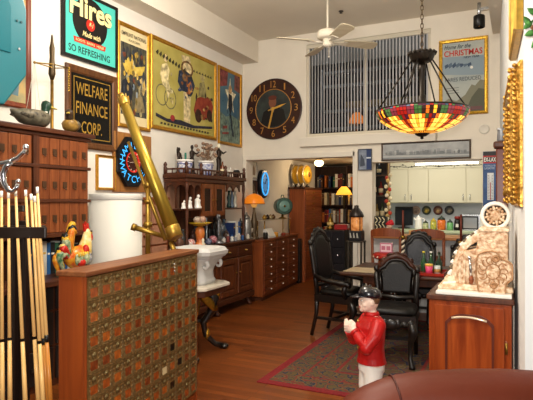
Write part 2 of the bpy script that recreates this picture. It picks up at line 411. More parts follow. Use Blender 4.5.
# picture mostly hidden behind the teal case
def art_hidden(mb, g, W, Hh):
    sheet(mb, g, W, Hh, pm('#8a8a6a', .6, h2='#b59a63', vs=9))
    blob(mb, g, W, Hh, [(.1, .1), (.9, .05), (.95, .5), (.6, .62), (.3, .5)], pm('#5d7a86', .6), 0)
    blob(mb, g, W, Hh, [(.5, .6), (.95, .55), (.9, .9), (.6, .95)], pm('#a8763c', .6), 1)
p = onX(29.5, 200, -3.85)
picture('framed_painting', 'framed colourful painting behind the teal octagonal case, red brown frame', 'painting', FL(p.y-.9, 2.28), .9, 1.25, .05, .03, wood('#5f2413', '#7d3a1c', 'z'), art_hidden)
def P(h): return pm(h, .6, var=.42, vs=17)
def dabs(mb, g, W, Hh, n, cols, x0, x1, y0, y1, l0=11, s=.05):
    for k in range(n):
        a, b = R.uniform(x0, x1), R.uniform(y0, y1); r = R.uniform(.4, 1)*s; st = R.uniform(.5, 1.6); a0 = R.uniform(0, 6)
        blob(mb, g, W, Hh, [(min(.97, max(.03, a + r*st*R.uniform(.5, 1)*math.cos(a0+q))), min(.95, max(.02, b + r/st*R.uniform(.5, 1)*math.sin(a0+q)))) for q in (0, .9, 1.9, 2.9, 3.9, 5.1)], P(R.choice(cols)), l0 + (k % 8)*.5)
# poster 1
def art1(mb, g, W, Hh):
    sheet(mb, g, W, Hh, pm('#d8c79a', .6)); B = lambda pts, h, l, h2=None: blob(mb, g, W, Hh, pts, pm(h, .6, h2=h2, vs=14) if h2 else P(h), l)
    B([(.04, .1), (.96, .1), (.96, .84), (.04, .84)], '#2c3038', 0, '#59553f')
    B([(.1, .62), (.3, .7), (.55, .62), (.9, .66), (.85, .56), (.5, .52), (.2, .54)], '#b9952f', 1, '#d6bb58')
    B([(.7, .5), (.85, .55), (.93, .42), (.84, .34), (.72, .4)], '#c2a566', 2)
    B([(.05, .12), (.35, .12), (.45, .35), (.3, .5), (.08, .44)], '#20242c', 3)
    B([(.5, .14), (.9, .16), (.8, .32), (.55, .36)], '#6b6248', 4, '#94815a')
    B([(.15, .2), (.35, .22), (.3, .3), (.16, .28)], '#b9892f', 5)
    for k in range(7): B([(.08+k*.13, .66), (.11+k*.13, .66), (.13+k*.12, .84), (.12+k*.12, .84)], '#1d2026', 6)
    for k in range(9): B(circ(.12+R.random()*.78, .15+R.random()*.45, .035, 7), R.choice(['#d0b060', '#7d6a43', '#a04a2a', '#8a97a0']), 7+k % 3)
    dabs(mb, g, W, Hh, 46, ['#232833', '#3a3f46', '#7d6a35', '#b3913a', '#8a8468', '#5a4a30', '#6a3a26', '#a89a70'], .06, .94, .12, .8, 11, .07)
    mb.mat(P('#3a3328')); write(mb, 'EMPRUNT NATIONAL', g, .06*W, .91*Hh, .88*W, .04*Hh, .005, .01); write(mb, 'SOUSCRIRE', g, .3*W, .865*Hh, .4*W, .022*Hh, .005)
picture('framed_poster', 'dark blue and gold war bond poster right of the aqua sign', 'poster', FL(4.38, 2.28), .545, 1.13, .045, .03, GOLD, art1, 'vintage posters on the left wall')
# poster 2
def art2(mb, g, W, Hh):
    sheet(mb, g, W, Hh, pm('#a29648', .6, h2='#b5a85c', vs=4)); B = lambda pts, h, l, h2=None: blob(mb, g, W, Hh, pts, pm(h, .6, h2=h2, vs=14) if h2 else P(h), l)
    B([(.42, .95), (.56, .97), (.58, .8), (.56, .05), (.46, .05), (.45, .8)], '#cbb98c', 0)
    for a, b, c in ((.13, .38, .13), (.25, .36, .1)):                # bicycle wheels
        o = circ(a, b, .09, 20, .13); i = circ(a, b, .078, 20, .115)
        for k in range(20): B([o[k], o[(k+1) % 20], i[(k+1) % 20], i[k]], '#6f6a4a', 1)
    B([(.14, .5), (.1, .62), (.13, .74), (.2, .78), (.24, .7), (.22, .58), (.26, .45), (.22, .36), (.18, .48)], '#cfc08e', 2)
    B(circ(.18, .83, .035, 12, .045), '#d3bd8a', 3)
    B([(.36, .6), (.38, .74), (.46, .78), (.58, .74), (.64, .62), (.6, .5), (.54, .42), (.5, .5), (.42, .5)], '#1d2028', 3, '#2c3950')
    B([(.5, .58), (.57, .66), (.6, .56), (.55, .48)], '#a8662e', 4); B(circ(.47, .68, .04, 12, .05), '#7b5a33', 5)
    B([(.46, .46), (.5, .48), (.49, .18), (.47, .18)], '#c7b78a', 5); B([(.53, .46), (.57, .46), (.55, .18), (.53, .18)], '#c7b78a', 5)
    B([(.62, .3), (.66, .46), (.74, .5), (.92, .52), (.97, .42), (.95, .3), (.8, .2), (.66, .2)], '#7c2a1e', 4, '#92402a')
    B(circ(.7, .24, .06, 16, .09), '#3a2418', 6); B(circ(.9, .28, .05, 16, .08), '#3a2418', 6)
    B([(.7, .5), (.72, .68), (.8, .72), (.84, .6), (.82, .5)], '#857c50', 5); B(circ(.77, .76, .04, 12, .05), '#a89a66', 6)
    for k in range(10): B([(.04+k*.045, .86-.01*k), (.075+k*.045, .9-.01*k), (.08+k*.045, .86-.01*k), (.06+k*.045, .83-.01*k)], '#37321f', 7)
    for k in range(7): B([(.6+k*.05, .8), (.63+k*.05, .83), (.64+k*.05, .79)], '#4a4428', 7)
    o = circ(.51, .8, .1, 24, .1); i = circ(.51, .8, .075, 24, .075)
    for k in range(24): B([o[k], o[(k+1) % 24], i[(k+1) % 24], i[k]], '#6b4e2e', 8)
    B([(.04, .15), (.2, .11), (.4, .13), (.62, .1), (.95, .14), (.95, .11), (.6, .06), (.2, .07), (.04, .11)], '#2b2a35', 8)
    B(circ(.28, .13, .035, 12, .04), '#8a2c2a', 9)
    dabs(mb, g, W, Hh, 14, ['#8c6a3a', '#b59a5a', '#6a2a20', '#3a3026'], .62, .95, .22, .7, 11, .04); dabs(mb, g, W, Hh, 12, ['#2a3048', '#46506a', '#b08a4a', '#7a4a2a'], .38, .62, .4, .76, 11, .035); dabs(mb, g, W, Hh, 12, ['#d6ca9c', '#b8a878', '#8f8458'], .08, .28, .3, .82, 11, .03)
    for k in range(16): B([(.1+k*.05, .03), (.13+k*.05, .03), (.135+k*.05, .055), (.105+k*.05, .055)], '#3d3a2a', 9)
picture('framed_poster', 'large olive yellow poster of cyclists and a red motor car in gold frame', 'poster', FL(4.935, 2.33), 1.47, 1.09, .05, .03, GOLD, art2, 'vintage posters on the left wall')
# poster 3
def art3(mb, g, W, Hh):
    sheet(mb, g, W, Hh, pm('#3f6076', .6, h2='#56727c', vs=4)); B = lambda pts, h, l: blob(mb, g, W, Hh, pts, P(h), l)
    B([(0, 0), (1, 0), (1, .35), (.6, .4), (.3, .36), (0, .42)], '#6d7f72', 0); B([(.0, .75), (.35, .8), (.4, 1), (0, 1)], '#7d3c38', 1); B([(.7, .78), (1, .75), (1, 1), (.72, 1)], '#6f4038', 1)
    B([(.5, .93), (.56, .74), (.78, .72), (.62, .6), (.68, .44), (.5, .54), (.34, .46), (.4, .62), (.26, .74), (.44, .75)], '#d8cfae', 2)
    B([(.42, .7), (.58, .68), (.62, .5), (.5, .4), (.4, .52)], '#23262c', 3); B(circ(.5, .76, .08, 12, .06), '#b89468', 4)
    B([(.45, .42), (.55, .4), (.7, .1), (.6, .1)], '#2a3138', 3); B([(.15, .18), (.4, .2), (.4, .24), (.15, .22)], '#7c3a34', 3); B([(.12, .1), (.42, .12), (.42, .15), (.12, .13)], '#7c3a34', 3)
    dabs(mb, g, W, Hh, 24, ['#2f4a60', '#5d7a80', '#7d8a76', '#44606c', '#8a9a90'], .05, .95, .05, .7, 11, .05)
picture('framed_poster', 'blue grey poster with a pale star, nearest the clock wall', 'poster', FL(6.46, 2.30), .69, 1.11, .045, .03, GOLD, art3, 'vintage posters on the left wall')
# neon watch clock
W, Hh = .62, .64; fr = FL(4.31, 1.585)
t = thing('neon_clock', 'octagonal black neon watch clock with blue letters on a wooden board', 'clock', fr.p(W/2, 0))
MB(wood('#8a5a2c', '#a8733c', 'z')).fbox(fr, 0, W, 0, Hh, 0, .03).build('backboard', t, .004)
NB = pm('#2a9fe0', .4, ec='#48b0ff', emit=1.0); ca, cb = .25, .325
oc = [(ca + .245*math.cos(PI/8 + k*PI/4)*1.02, cb + .29*math.sin(PI/8 + k*PI/4)) for k in range(8)]
MB(pm('#0d0f14', .3)).prism(oc, fr, .03, .075).build('case', t, .01)
m = MB(pm('#c9281c', .4, emit=.3)).prism(circ(ca, cb, .115, 28), fr, .075, .08)
m.mat(pm('#3b1712', .4)).prism(circ(ca-.02, cb, .085, 24, .095), fr, .08, .083)
m.mat(pm('#e9d6c0', .4))
for k in range(12): 
    a = k*PI/6; m.bar(fr.p(ca+.088*math.cos(a), cb+.088*math.sin(a), .085), fr.p(ca+.105*math.cos(a), cb+.105*math.sin(a), .085), .008, .004)
m.bar(fr.p(ca, cb, .088), fr.p(ca+.03, cb+.055, .088), .012, .003).bar(fr.p(ca, cb, .088), fr.p(ca-.07, cb-.01, .088), .009, .003); m.build('dial', t)
m = MB(NB); write_arc(m, 'HAMILTON', fr, ca, cb, .184, .078, .08, PI/2, .39, .0); write_arc(m, 'WATCHES', fr, ca, cb, .184, .078, .08, -PI/2, .44, .0, True); m.build('neon_lettering', t)
# pale framed picture; flash glare put into the sheet as a glow
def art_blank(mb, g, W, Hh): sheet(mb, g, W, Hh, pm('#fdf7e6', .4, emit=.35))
p0 = onX(93, 200, -3.85)
picture('lit_picture', 'small pale lit panel in a gold frame left of the neon clock', 'picture', FL(p0.y+.03, 1.6), .27, .36, .03, .035, GOLD, art_blank)

# ================================================================ LEFT FOREGROUND
# tall card cabinet
CF = -3.4; Y0, Y1 = 1.9, 3.5; ZT = 2.07
cab = thing('card_cabinet', 'tall dark wood card cabinet with rows of narrow drawers by left wall', 'cabinet', (-3.62, 2.7, 0))
m = MB(WOOD_D); m.box(-3.84, CF, Y0, Y1, 1.22, 2.03); m.box(-3.84, CF, Y0, Y1, 0, .9)
m.box(-3.84, -3.72, Y0, Y1, .9, 1.22); m.box(-3.72, CF, Y0, Y0+.04, .9, 1.22); m.box(-3.72, CF, Y1-.04, Y1, .9, 1.22); m.box(-3.72, CF, 2.72, 2.76, .9, 1.22); m.build('body', cab)
m = MB(WOOD_DY).box(-3.84, CF+.05, Y0, Y1+.05, 2.03, 2.07); m.box(-3.84, CF+.025, Y0, Y1+.025, 2.0, 2.03); m.build('cornice', cab, .008)
m = MB(WOOD_DY)
for z in (1.48, 1.755): m.box(CF, CF+.03, Y0, Y1+.012, z, z+.025)
m.box(CF, CF+.04, Y0, Y1+.02, 1.2, 1.235); m.build('shelf_rail', cab, .004)
m = MB(WOOD_D)
for y in (2.908,): m.box(CF, CF+.028, y, y+.055, 1.22, 2.0)
m.build('stile', cab)
dw = hd = None; DRW = wood('#6c3519', '#8c4e28', 'z', 1.2)
def card_drawer(y, z0, z1, wd=.101):
    m = MB(DRW).box(CF, CF+.016, y, y+wd, z0-.008, z1+.006); d = m.build('drawer', cab, .004)
    h = MB(pm('#4f3520', .4, .4)); zz = z0 + (z1-z0)*.45
    h.box(CF+.016, CF+.021, y+wd*.3, y+wd*.7, zz-.02, zz+.03); h.tube([(CF+.02, y+wd*.35, zz-.02), (CF+.034, y+wd*.5, zz-.035), (CF+.02, y+wd*.65, zz-.02)], .004, 6); h.build('label_pull', d)
ys = [Y1-.006-.105*(k+1) for k in range(5)] + [2.905-.105*(k+1) for k in range(8)]
for z0, z1 in ((1.245, 1.475), (1.515, 1.745), (1.79, 1.99)):
    for y in ys: card_drawer(y, z0, z1)
for z0, z1 in ((.06, .32), (.34, .6), (.62, .88)):                      # dark drawers below the books
    for y in (2.02, 2.38, 2.78, 3.14):
        d = MB(pm('#26201d', .4)).box(CF, CF+.02, y, y+.33, z0, z1).build('drawer', cab, .005)
        MB(pm('#55504a', .35, .8)).bar((CF+.035, y+.1, (z0+z1)/2), (CF+.035, y+.23, (z0+z1)/2), .012, .03).build('handle', d)
led = MB(WOOD_DY).box(CF, -3.1, Y0, Y1+.03, .86, .9); led.box(CF+.02, -3.13, Y1-.05, Y1, 0, .86); led.box(CF+.02, -3.13, Y0, Y0+.05, 0, .86); led.build('ledge', cab, .005)
# books in the niche
def nth(k): return ['first', 'second', 'third', 'fourth', 'fifth', 'sixth', 'seventh', 'eighth', 'ninth', 'tenth', 'eleventh', 'twelfth', 'thirteenth', 'fourteenth', 'fifteenth', 'sixteenth', 'seventeenth', 'eighteenth', 'nineteenth', 'twentieth', 'twenty-first', 'twenty-second', 'twenty-third', 'twenty-fourth', 'twenty-fifth', 'twenty-sixth', 'twenty-seventh', 'twenty-eighth', 'twenty-ninth', 'thirtieth'][k]
BOOKC = {'navy': '#1d2d4f', 'blue': '#2c5f95', 'green': '#2f5d43', 'white': '#d9d5c9', 'black': '#1c1b1c', 'red': '#8d2a22', 'brown': '#5a3720', 'tan': '#b0905c', 'maroon': '#5a1d20', 'grey': '#77736c', 'cream': '#d5c6a0', 'orange': '#b5622a'}
def book(fr, a, w, h, d, col, label, group):
    o = MB(pm(BOOKC[col], .5)); o.fbox(fr, a, a+w, 0, h, -d, -.004); 
    o.fbox(fr, a+.002, a+w-.002, h*.72, h*.8, -.004, -.0025) if w > .012 else None
    o.mat(pm('#e3dcc6', .8)).fbox(fr, a+w*.15, a+w*.85, h-.006, h+.0005, -d+.003, -.008)
    o.mat(pm(R.choice(['#c9a24a', '#d8d2c2', '#a88a4a']), .5)).fbox(fr, a+w*.2, a+w*.8, h*.62, h*.68, -.004, -.003)
    return o.solo('book', label, 'book', group)
cols = ['navy', 'black', 'blue', 'white', 'blue', 'black', 'green', 'navy', 'blue', 'white', 'green', 'black']
fr = Fr((CF-.02, 2.9, .9), (0, 1, 0), (0, 0, 1), (1, 0, 0)); a = .0
for k, c in enumerate(cols):
    w_ = R.choice([.035, .04, .045]); 
    if a + w_ > .55: break
    book(fr, a, w_, R.uniform(.21, .27), .2, c, f'{c} book in the card cabinet niche, {nth(k)} from the left', 'books in the card cabinet niche'); a += w_ + .002
# rooster
rc = colX(77, -3.22, .9); rt = thing('ceramic_rooster', 'colourful ceramic rooster with arched tail in front of the card cabinet', 'rooster figurine', rc)
def rp(a, b, c=0): return rc + V((c, a, b))          # a: to the right in the picture, b: up
YEL = pm('#d9a932', .25, var=.25, vs=30); ORG = pm('#c9541f', .25, h2='#e0a02c', vs=22); BLK = pm('#1a1d1c', .25); GRN = pm('#3d6b45', .25, h2='#c9c9a0', vs=25); RDC = pm('#bb2a1e', .25); CRC = pm('#ead9a6', .25, h2='#e0b840', vs=20); BLU = pm('#3a568c', .25, h2='#d8d2c0', vs=35)
m = MB(ORG); m.loft([[rp(x + r1*math.cos(q)*.3, z + r1*math.sin(q), .75*r1*math.cos(q+0)) if False else rp(x, z + r1*math.sin(q), .8*r1*math.cos(q)) for q in [2*PI*k/14 for k in range(14)]] for x, z, r1 in
    ((-.13, .14, .01), (-.11, .14, .05), (-.05, .135, .085), (.0, .14, .09), (.05, .16, .08), (.085, .2, .06))]); m.build('body', rt)
m = MB(CRC); m.loft([[rp(x + r1*math.cos(q), z, .8*r1*math.sin(q)) for q in [2*PI*k/14 for k in range(14)]] for x, z, r1 in
    ((.05, .12, .05), (.07, .17, .075), (.09, .23, .06), (.105, .29, .042), (.11, .33, .035), (.11, .36, .02), (.11, .37, .004))]); nk = m.build('neck', rt)
m = MB(RDC).prism([(.075, .34), (.065, .41), (.085, .39), (.09, .425), (.105, .39), (.12, .41), (.125, .37), (.14, .36), (.12, .34)], Fr(rp(0, 0, -.01), (0, 1, 0), (0, 0, 1), (1, 0, 0)), 0, .02); m.build('comb', rt, .004)
m = MB(RDC).ball(rp(.145, .285, .0), (.014, .014, .03)).ball(rp(.14, .29, .02), (.012, .012, .028)); m.build('wattle', rt)
MB(YEL).lathe([(.016, 0), (0, .04)], rp(.138, .325), 8, rot=Matrix.Rotation(-PI/2, 3, 'X')).build('beak', rt)
for k in range(13):
    an = 0; m = MB([YEL, BLK, ORG, BLK, YEL, GRN, BLK, CRC, RDC, BLK, YEL, GRN, ORG][k]); rr = .2 + .035*math.sin(k*1.7)
    pts = []
    for q in range(9):
        tq = q/8; pts.append(rp(-.09 + .02*tq - math.sin(tq*2.3)*.125*(.1+k*.085) + .05*tq*(k < 3), .15 + math.sin(tq*PI*.62)*(.265-.017*k) - tq*tq*.016*k, .014*(k % 3 - 1) + .02*tq))
    m.tube(pts, [.014 + .018*math.sin(PI*min(1, q/8+.1)) for q in range(9)], 7); m.build('tail_feather', rt)
for sd in (1,):
    m = MB(GRN)
    for q in range(6): m.ball(rp(-.075+q*.024, .13 + .012*(q % 2), .075), (.016, .014, .045))
    m.mat(YEL)
    for q in range(5): m.ball(rp(-.06+q*.024, .165, .078), (.014, .014, .022))
    m.build('wing', rt)
m = MB(RDC).ball(rp(.045, .19, .05), (.03, .03, .05)).ball(rp(-.02, .1, .07), (.03, .04, .035)); m.mat(GRN).ball(rp(.02, .13, .075), (.03, .025, .05)); m.mat(BLU).ball(rp(.06, .13, .055), (.02, .04, .05)).ball(rp(.11, .12, .01), (.03, .035, .04)); m.build('breast_feathers', rt)
m = MB(YEL)
for q in (-.03, .03): m.cyl(rp(q*.6, .03, q), rp(q*.6, .08, q), .014).ball(rp(q*.6+.015, .02, q), (.015, .035, .014))
m.build('leg', rt)
MB(pm('#4d6b3c', .4, h2='#e9e2d0', vs=20)).lathe([(.1, 0), (.105, .012), (.09, .025), (.0, .03)], rc, 18, sx=.7, sy=1.15).build('base', rt)
# teal case on top
TEAL = pm('#066069', .3, coat=.3)
# octagon profile faces the room and runs along the wall; the visible right-hand chamfers
tc_ = thing('octagonal_case', 'big teal octagonal metal case standing on the card cabinet', 'case', (-3.5, 2.48, 2.07))
r0 = at(27, 60, 3.32); yR = r0.y; xF = r0.x
g = Fr((xF, yR, 2.07), (0, 1, 0), (0, 0, 1), (1, 0, 0))
oct_ = [(-.16, 0.0), (0, .21), (0, .62), (-.12, .93), (-.52, .93), (-.64, .62), (-.64, .27), (-.48, 0)]
MB(TEAL).prism(oct_, g, -.34, 0).build('body', tc_, .012, 3)
m = MB(pm('#065962', .3)).prism([(-.52+.8*0, .32), (-.12, .32), (-.12, .6), (-.2, .78), (-.44, .78), (-.52, .6)], g, 0, .008); m.build('door_panel', tc_, .004)
m = MB(pm('#08393c', .4))
for a in (-.075, -.045): m.cyl(g.p(a, .53, 0), g.p(a, .53, .006), .007)
m.build('screw_hole', tc_); MB(SILVER).cyl(g.p(-.06, .36, 0), g.p(-.06, .36, .006), .008).build('rivet', tc_)
# balance scale
bp = colX(52, -3.62, 2.07); BS = thing('balance_scale', 'antique brass balance scale with spear finial on top of the card cabinet', 'scale', bp)
D_ = (CS*bp.y - SN*bp.x); zz = lambda y: EYE + (200-y)/530*D_
m = MB(BRASS_D).lathe([(.09, 2.07), (.09, 2.085), (.03, 2.1), (.014, 2.12), (.013, zz(78))], (bp.x, bp.y, 0), 14); m.build('pole', BS)
m = MB(pm('#4a3a22', .4, .6)).lathe([(.014, zz(80)), (.03, zz(74)), (.026, zz(66)), (.02, zz(58)), (.022, zz(48)), (.012, zz(42)), (.008, zz(36)), (.0, zz(34))], (bp.x, bp.y, 0), 12); m.build('finial', BS)
wv = V((.12, .99, 0)); L_, R_ = bp - wv*.165, bp + wv*.17; 
m = MB(BRASS_D); zd = lambda q, y: EYE + (200-y)/530*(CS*q.y - SN*q.x)
pl, pr = V((L_.x, L_.y, zd(L_, 62.5))), V((R_.x, R_.y, zd(R_, 68))); pm_ = V((bp.x+.02, bp.y, zz(66)))
m.tube([pl, pm_ + V((0, 0, .012)), pr], .006, 6).tube([pl, pm_ - V((0, 0, .02)), pr], .005, 6).ball(pl, .012).ball(pr, .012); m.build('beam', BS)
m = MB(BRASS)
for k in range(10): m.ball(pr - V((0, 0, .012 + k*.021)), (.009, .009, .012), 6)
m.build('chain', BS)
m = MB(pm('#c9c2ae', .6)); pan = pl - V((-.03, 0.0, 0)); pz = 2.12
for dx, dy in ((-.07, -.05), (.07, -.05), (0, .08)): m.cyl(pl, (pl.x+dx, pl.y+dy, pz), .002, n=5)
m.build('cord', BS)
MB(BRASS_D).lathe([(.0, pz-.03), (.06, pz-.022), (.1, pz), (.098, pz+.003), (.055, pz-.016), (0, pz-.022)], (pl.x, pl.y, 0), 18).build('pan', BS)
# duck decoys
def decoy(label, u, X, hdg, bodyc, headc, headoff, sc=1.0, z=2.07):
    b = colX(u, X, z); t = thing('duck_decoy', label, 'duck decoy', b, 'duck decoys on the card cabinet')
    f = V((math.sin(hdg), math.cos(hdg), 0)); l = V((f.y, -f.x, 0)); q = lambda a, c, h: b + f*a*sc + l*c*sc + V((0, 0, h*sc))
    m = MB(bodyc); rings = []
    for a, hz, rw, rh in ((-.2, .11, .006, .006), (-.17, .095, .04, .025), (-.1, .075, .075, .06), (0, .07, .09, .07), (.08, .07, .08, .07), (.13, .075, .05, .055), (.155, .08, .01, .015)):
        rings.append([q(a, rw*math.cos(2*PI*k/14), hz + rh*math.sin(2*PI*k/14)) for k in range(14)])
    m.loft(rings); m.build('body', t)
    MB(headc).loft([[q(a + r*.9*math.cos(2*PI*k/12), r*math.sin(2*PI*k/12), hz) for k in range(12)] for a, hz, r in ((.1, .1, .045), (.115, .14, .034), (.12, .165, .04), (.125, .195, .045), (.12, .22, .03), (.118, .23, .006))]).build('head', t)
    MB(pm('#b39a3c', .4)).loft([[q(a, w_*math.cos(2*PI*k/8), hz + h_*math.sin(2*PI*k/8)) for k in range(8)] for a, hz, w_, h_ in ((.15, .185, .018, .016), (.19, .175, .02, .008), (.225, .172, .014, .004))]).build('bill', t)
    m = MB(pm('#e8e2d2', .4)).loft([[q(a + r*.9*math.cos(2*PI*k/12), r*math.sin(2*PI*k/12), hz) for k in range(12)] for a, hz, r in ((.108, .125, .0385), (.109, .132, .037))], False); m.build('neck_ring', t)
    m = MB(pm('#7a705c', .5, h2='#3a352c', vs=40)); 
    for s_ in (-1, 1): m.ball(q(-.04, s_*.075, .085), (.09*sc, .09*sc, .035*sc)) if False else m.loft([[q(a, s_*(.07 + .016*math.cos(2*PI*k/8)) , .085 + hh*math.sin(2*PI*k/8)) for k in range(8)] for a, hh in ((-.15, .008), (-.08, .035), (.02, .04), (.06, .01))])
    m.build('wing', t)
decoy('grey mallard duck decoy with green head lying left of the scale pole', 33, -3.40, .1, pm('#6d6654', .5, h2='#4d483a', vs=25), pm('#1f3a2c', .3), .1, .95)
decoy('brown and white duck decoy right of the scale pole on the cabinet', 71, -3.42, 2.5, pm('#3a2c1e', .4, h2='#a8823c', vs=12), pm('#3a2a1c', .4), .1, .8)
# cue sticks in a rack
rk = at(18, 226, 2.46); RD = pm('#1d120c', .4)
def cq(u, v, D=2.4): return at(u, v, D)
t = thing('cue_rack', 'dark wood upright cue rack with a notched crossbar at the left edge', 'cue rack', (at(14, 200, 2.5).x, at(14, 200, 2.5).y, 0))
A0, A1 = at(-14, 200, 2.50), at(46, 200, 2.50)
def flat(u, D, z): p = at(u, 200, D); p.z = z; return p
m = MB(RD); m.bar(flat(-16, 2.355, 1.355), flat(46.5, 2.355, 1.355), .022, .05); m.bar(flat(-16, 2.5, 1.355), flat(45, 2.5, 1.355), .025, .05); m.bar(flat(44, 2.35, 1.355), flat(43.5, 2.51, 1.355), .02, .04); m.build('crossbar', t, .004)
m = MB(RD)
for u in (-8, 13, 24): m.bar(flat(u, 2.56, 0), flat(u, 2.56, 1.46 if u != 24 else 1.40), .05, .03, (0, 1, 0))
m.build('upright', t, .004)
m = MB(RD).bar(flat(-16, 2.52, .05), flat(48, 2.52, .05), .34, .1); m.build('base', t, .01)
MB(RD).bar(flat(9, 2.5, 1.46), flat(25, 2.5, 1.46), .03, .03).build('clip', t, .004)
SH = pm('#dfb470', .3, var=.08, vs=6); BUT = wood('#5a2410', '#2b0f08', 'z', 1, .2); TIP = pm('#e9e4d6', .5)
cues = [(1.5, 191, 2, 1), (8.5, 192, 9.5, 1), (15.5, 190, 22, 0), (25.5, 190, 34, 0), (31, 194, 39, 0), (34.6, 196, 43, 1), (37.2, 187, 46, 0)]
names = ['leftmost pale cue stick in the rack', 'cue stick second from the left in the rack', 'cue stick below the chrome hook, third from the left', 'middle cue stick, fourth from the left in the rack', 'cue stick fifth from the left in the rack', 'cue stick with the lowest tip, second from the right', 'rightmost cue stick with the highest tip and ringed butt']
for i, ((u, v, u4, k), nm) in enumerate(zip(cues, names)):
    top = at(u, v, 2.44); bt = at(u4 + (u4-u)*.5, 400, 2.33 + .05*(i % 2)); d = (bt - top); zf = .105; d = d * ((top.z - zf)/(top.z - bt.z)); bt = top + d
    c = thing('cue_stick', nm, 'cue stick', bt, 'pool cues in the rack'); q = lambda f: top + d*f
    MB(SH).tube([q(.02), q(.25), q(.46)], [.0056, .007, .0082], 10).build('shaft', c)
    MB(TIP).tube([q(0), q(.02)], [.006, .0066], 10).build('tip', c)
    b = MB(SH if i < 5 else wood('#c98a3c', '#a4601f', 'z')); b.tube([q(.47), q(.7)], [.0084, .0112], 10); b.mat(BUT).tube([q(.7), q(.84), q(1)], [.0112, .013, .014], 10); bo = b.build('butt', c)
    if i > 4: MB(BLACK).tube([q(.455), q(.476)], .0095, 10).build('joint_ring', bo)
# chrome coat hook on its post
cp = flat(-9, 2.2, 0); t = thing('coat_stand', 'chrome double coat hook curling in at the left edge above the cues', 'coat stand', cp)
CP = lambda u, v, D=2.2: at(u, v, D)
MB(CHROME).tube([cp + V((0, 0, .03)), cp + V((0, 0, 1.72))], .016, 12).ball(cp + V((0, 0, 1.74)), .025).build('pole', t)
MB(CHROME).lathe([(.12, 0), (.12, .015), (.05, .035), (.02, .06)], cp, 24).build('base', t)
m = MB(CHROME); m.tube([CP(-9, 166), CP(2, 164), CP(10, 162), CP(18, 158), CP(23, 153), CP(25.5, 149)], [.014, .0125, .0115, .010, .009, .008], 10).ball(CP(26, 147), .013)
m.tube([CP(12, 161), CP(6, 166), CP(3, 174), CP(4, 183), CP(8, 190), CP(13, 192), CP(16.5, 188), CP(18, 183)], [.0115, .0125, .013, .012, .011, .01, .0085, .008], 10).ball(CP(18.3, 181.5), .0115); m.build('hook', t)
# ---------------------------------------------------------------- post office box cabinet
root = thing('post_office_box_cabinet', 'wooden cabinet of small brass post office box doors in the left foreground', 'post office box cabinet', (0, 0, 0))
LN, ZB, PW, PH = 1.235, .15, .1, .1195
NC, NR = 12, 8; ox = .0175
m = MB(wood('#74300f', '#934516', 'z', .8)); m.box(-.155, -.012, 0, LN, 0, 1.13); m.box(-.012, 0.002, 0, .016, 0, 1.13); m.box(-.012, .002, LN-.016, LN, 0, 1.13); m.box(-.012, .0, .016, LN-.016, 0, ZB); m.build('body', root, .004)
MB(wood('#5f321a', '#86532e', 'y')).box(-.165, .012, -.008, LN+.008, 1.13, 1.155).build('top', root, .005)
PB = pm('#785c31', .45, .4, .4, 60, .5, 120)
door0 = MB(PB); g = Fr((0, 0, 0), (0, 1, 0), (0, 0, 1), (1, 0, 0)); w_, h_ = PW-.003, PH-.003
wx0, wx1, wz0, wz1 = .016, w_-.016, .014, .06
for a0, a1, b0, b1 in ((0, w_, 0, wz0), (0, w_, wz1, h_), (0, wx0, wz0, wz1), (wx1, w_, wz0, wz1)): door0.fbox(g, a0, a1, b0, b1, -.008, .003)
door0.rim(g, w_, h_, [(0, .003), (0, .007), (.005, .007), (.007, .003)])
door0.rim(g, wx1-wx0+.012, wz1-wz0+.012, [(0, .003), (.001, .006), (.005, .006), (.006, .0)], wx0-.006, wz0-.006)
for a, b in ((.013, .09), (w_-.013, .09), (.013, .02), (w_-.013, .02), (.012, .042), (w_-.012, .042), (.012, .066), (w_-.012, .066)): door0.ball(g.p(a, b, .004), (.005, .007, .007), 6)
DM = door0.build('door', root); 
win = MB(pm('#b55a1f', .22, h2='#8a4116', vs=30, coat=.4)).fbox(g, wx0, wx1, wz0, wz1, -.008, .0005).build('window', DM)
dial = MB(pm('#6f5d36', .45, .5)).lathe([(.015, .003), (.015, .006), (.007, .008), (.005, .011), (0, .012)], g.p(w_/2, .09, 0), 12, 'x').build('dial', DM)
WINS = [pm('#b55a1f', .22, h2='#8a4116', vs=30, coat=.4), pm('#96481c', .22, h2='#6a3012', vs=30, coat=.4), pm('#cc7026', .22, h2='#964a18', vs=30, coat=.4), pm('#15110d', .2), pm('#d9c99a', .5)]
wm = [win.data]
for k in range(1, 5):
    me = win.data.copy(); me.materials.clear(); me.materials.append(WINS[k]); wm.append(me)
special = {(8, 4): 3, (9, 5): 3, (7, 5): 4, (9, 3): 1, (7, 7): 3, (8, 6): 3, (9, 7): 1}
for r_ in range(NR):
    for c in range(NC):
        y, z = ox + c*PW, 1.128 - (r_+1)*PH
        k = special.get((c, r_), R.choice([0, 0, 1, 2, 0, 1]))
        if (r_, c) == (0, 0): d, wn, dl = DM, win, dial
        else:
            d = DM.copy(); COL.objects.link(d); d.parent = root
            wn = win.copy(); COL.objects.link(wn); wn.parent = d; dl = dial.copy(); COL.objects.link(dl); dl.parent = d
        d.location = (0, y, z); wn.data = wm[k]
kn = MB(CHROME)
for q in range(3): kn.ball((.016, ox+8.5*PW, 1.128-.035-q*.022), .008, 8)
kn.build('lock', root)
root.location = (-1.878, 1.918, 0); root.rotation_euler = (0, 0, math.radians(7.36))
# ---------------------------------------------------------------- white drum
dp = colX(116, -3.5, 0)
t = thing('white_drum', 'tall round white drum standing between card cabinet and brass telescope', 'drum', dp)
MB(pm('#d9d6cc', .5)).lathe([(.245, 0), (.245, 1.5)], dp, 40).build('body', t)
MB(pm('#dedbd2', .45)).lathe([(.245, 1.5), (.25, 1.505), (.25, 1.55), (.246, 1.56), (0, 1.562)], dp, 40).build('lid', t)
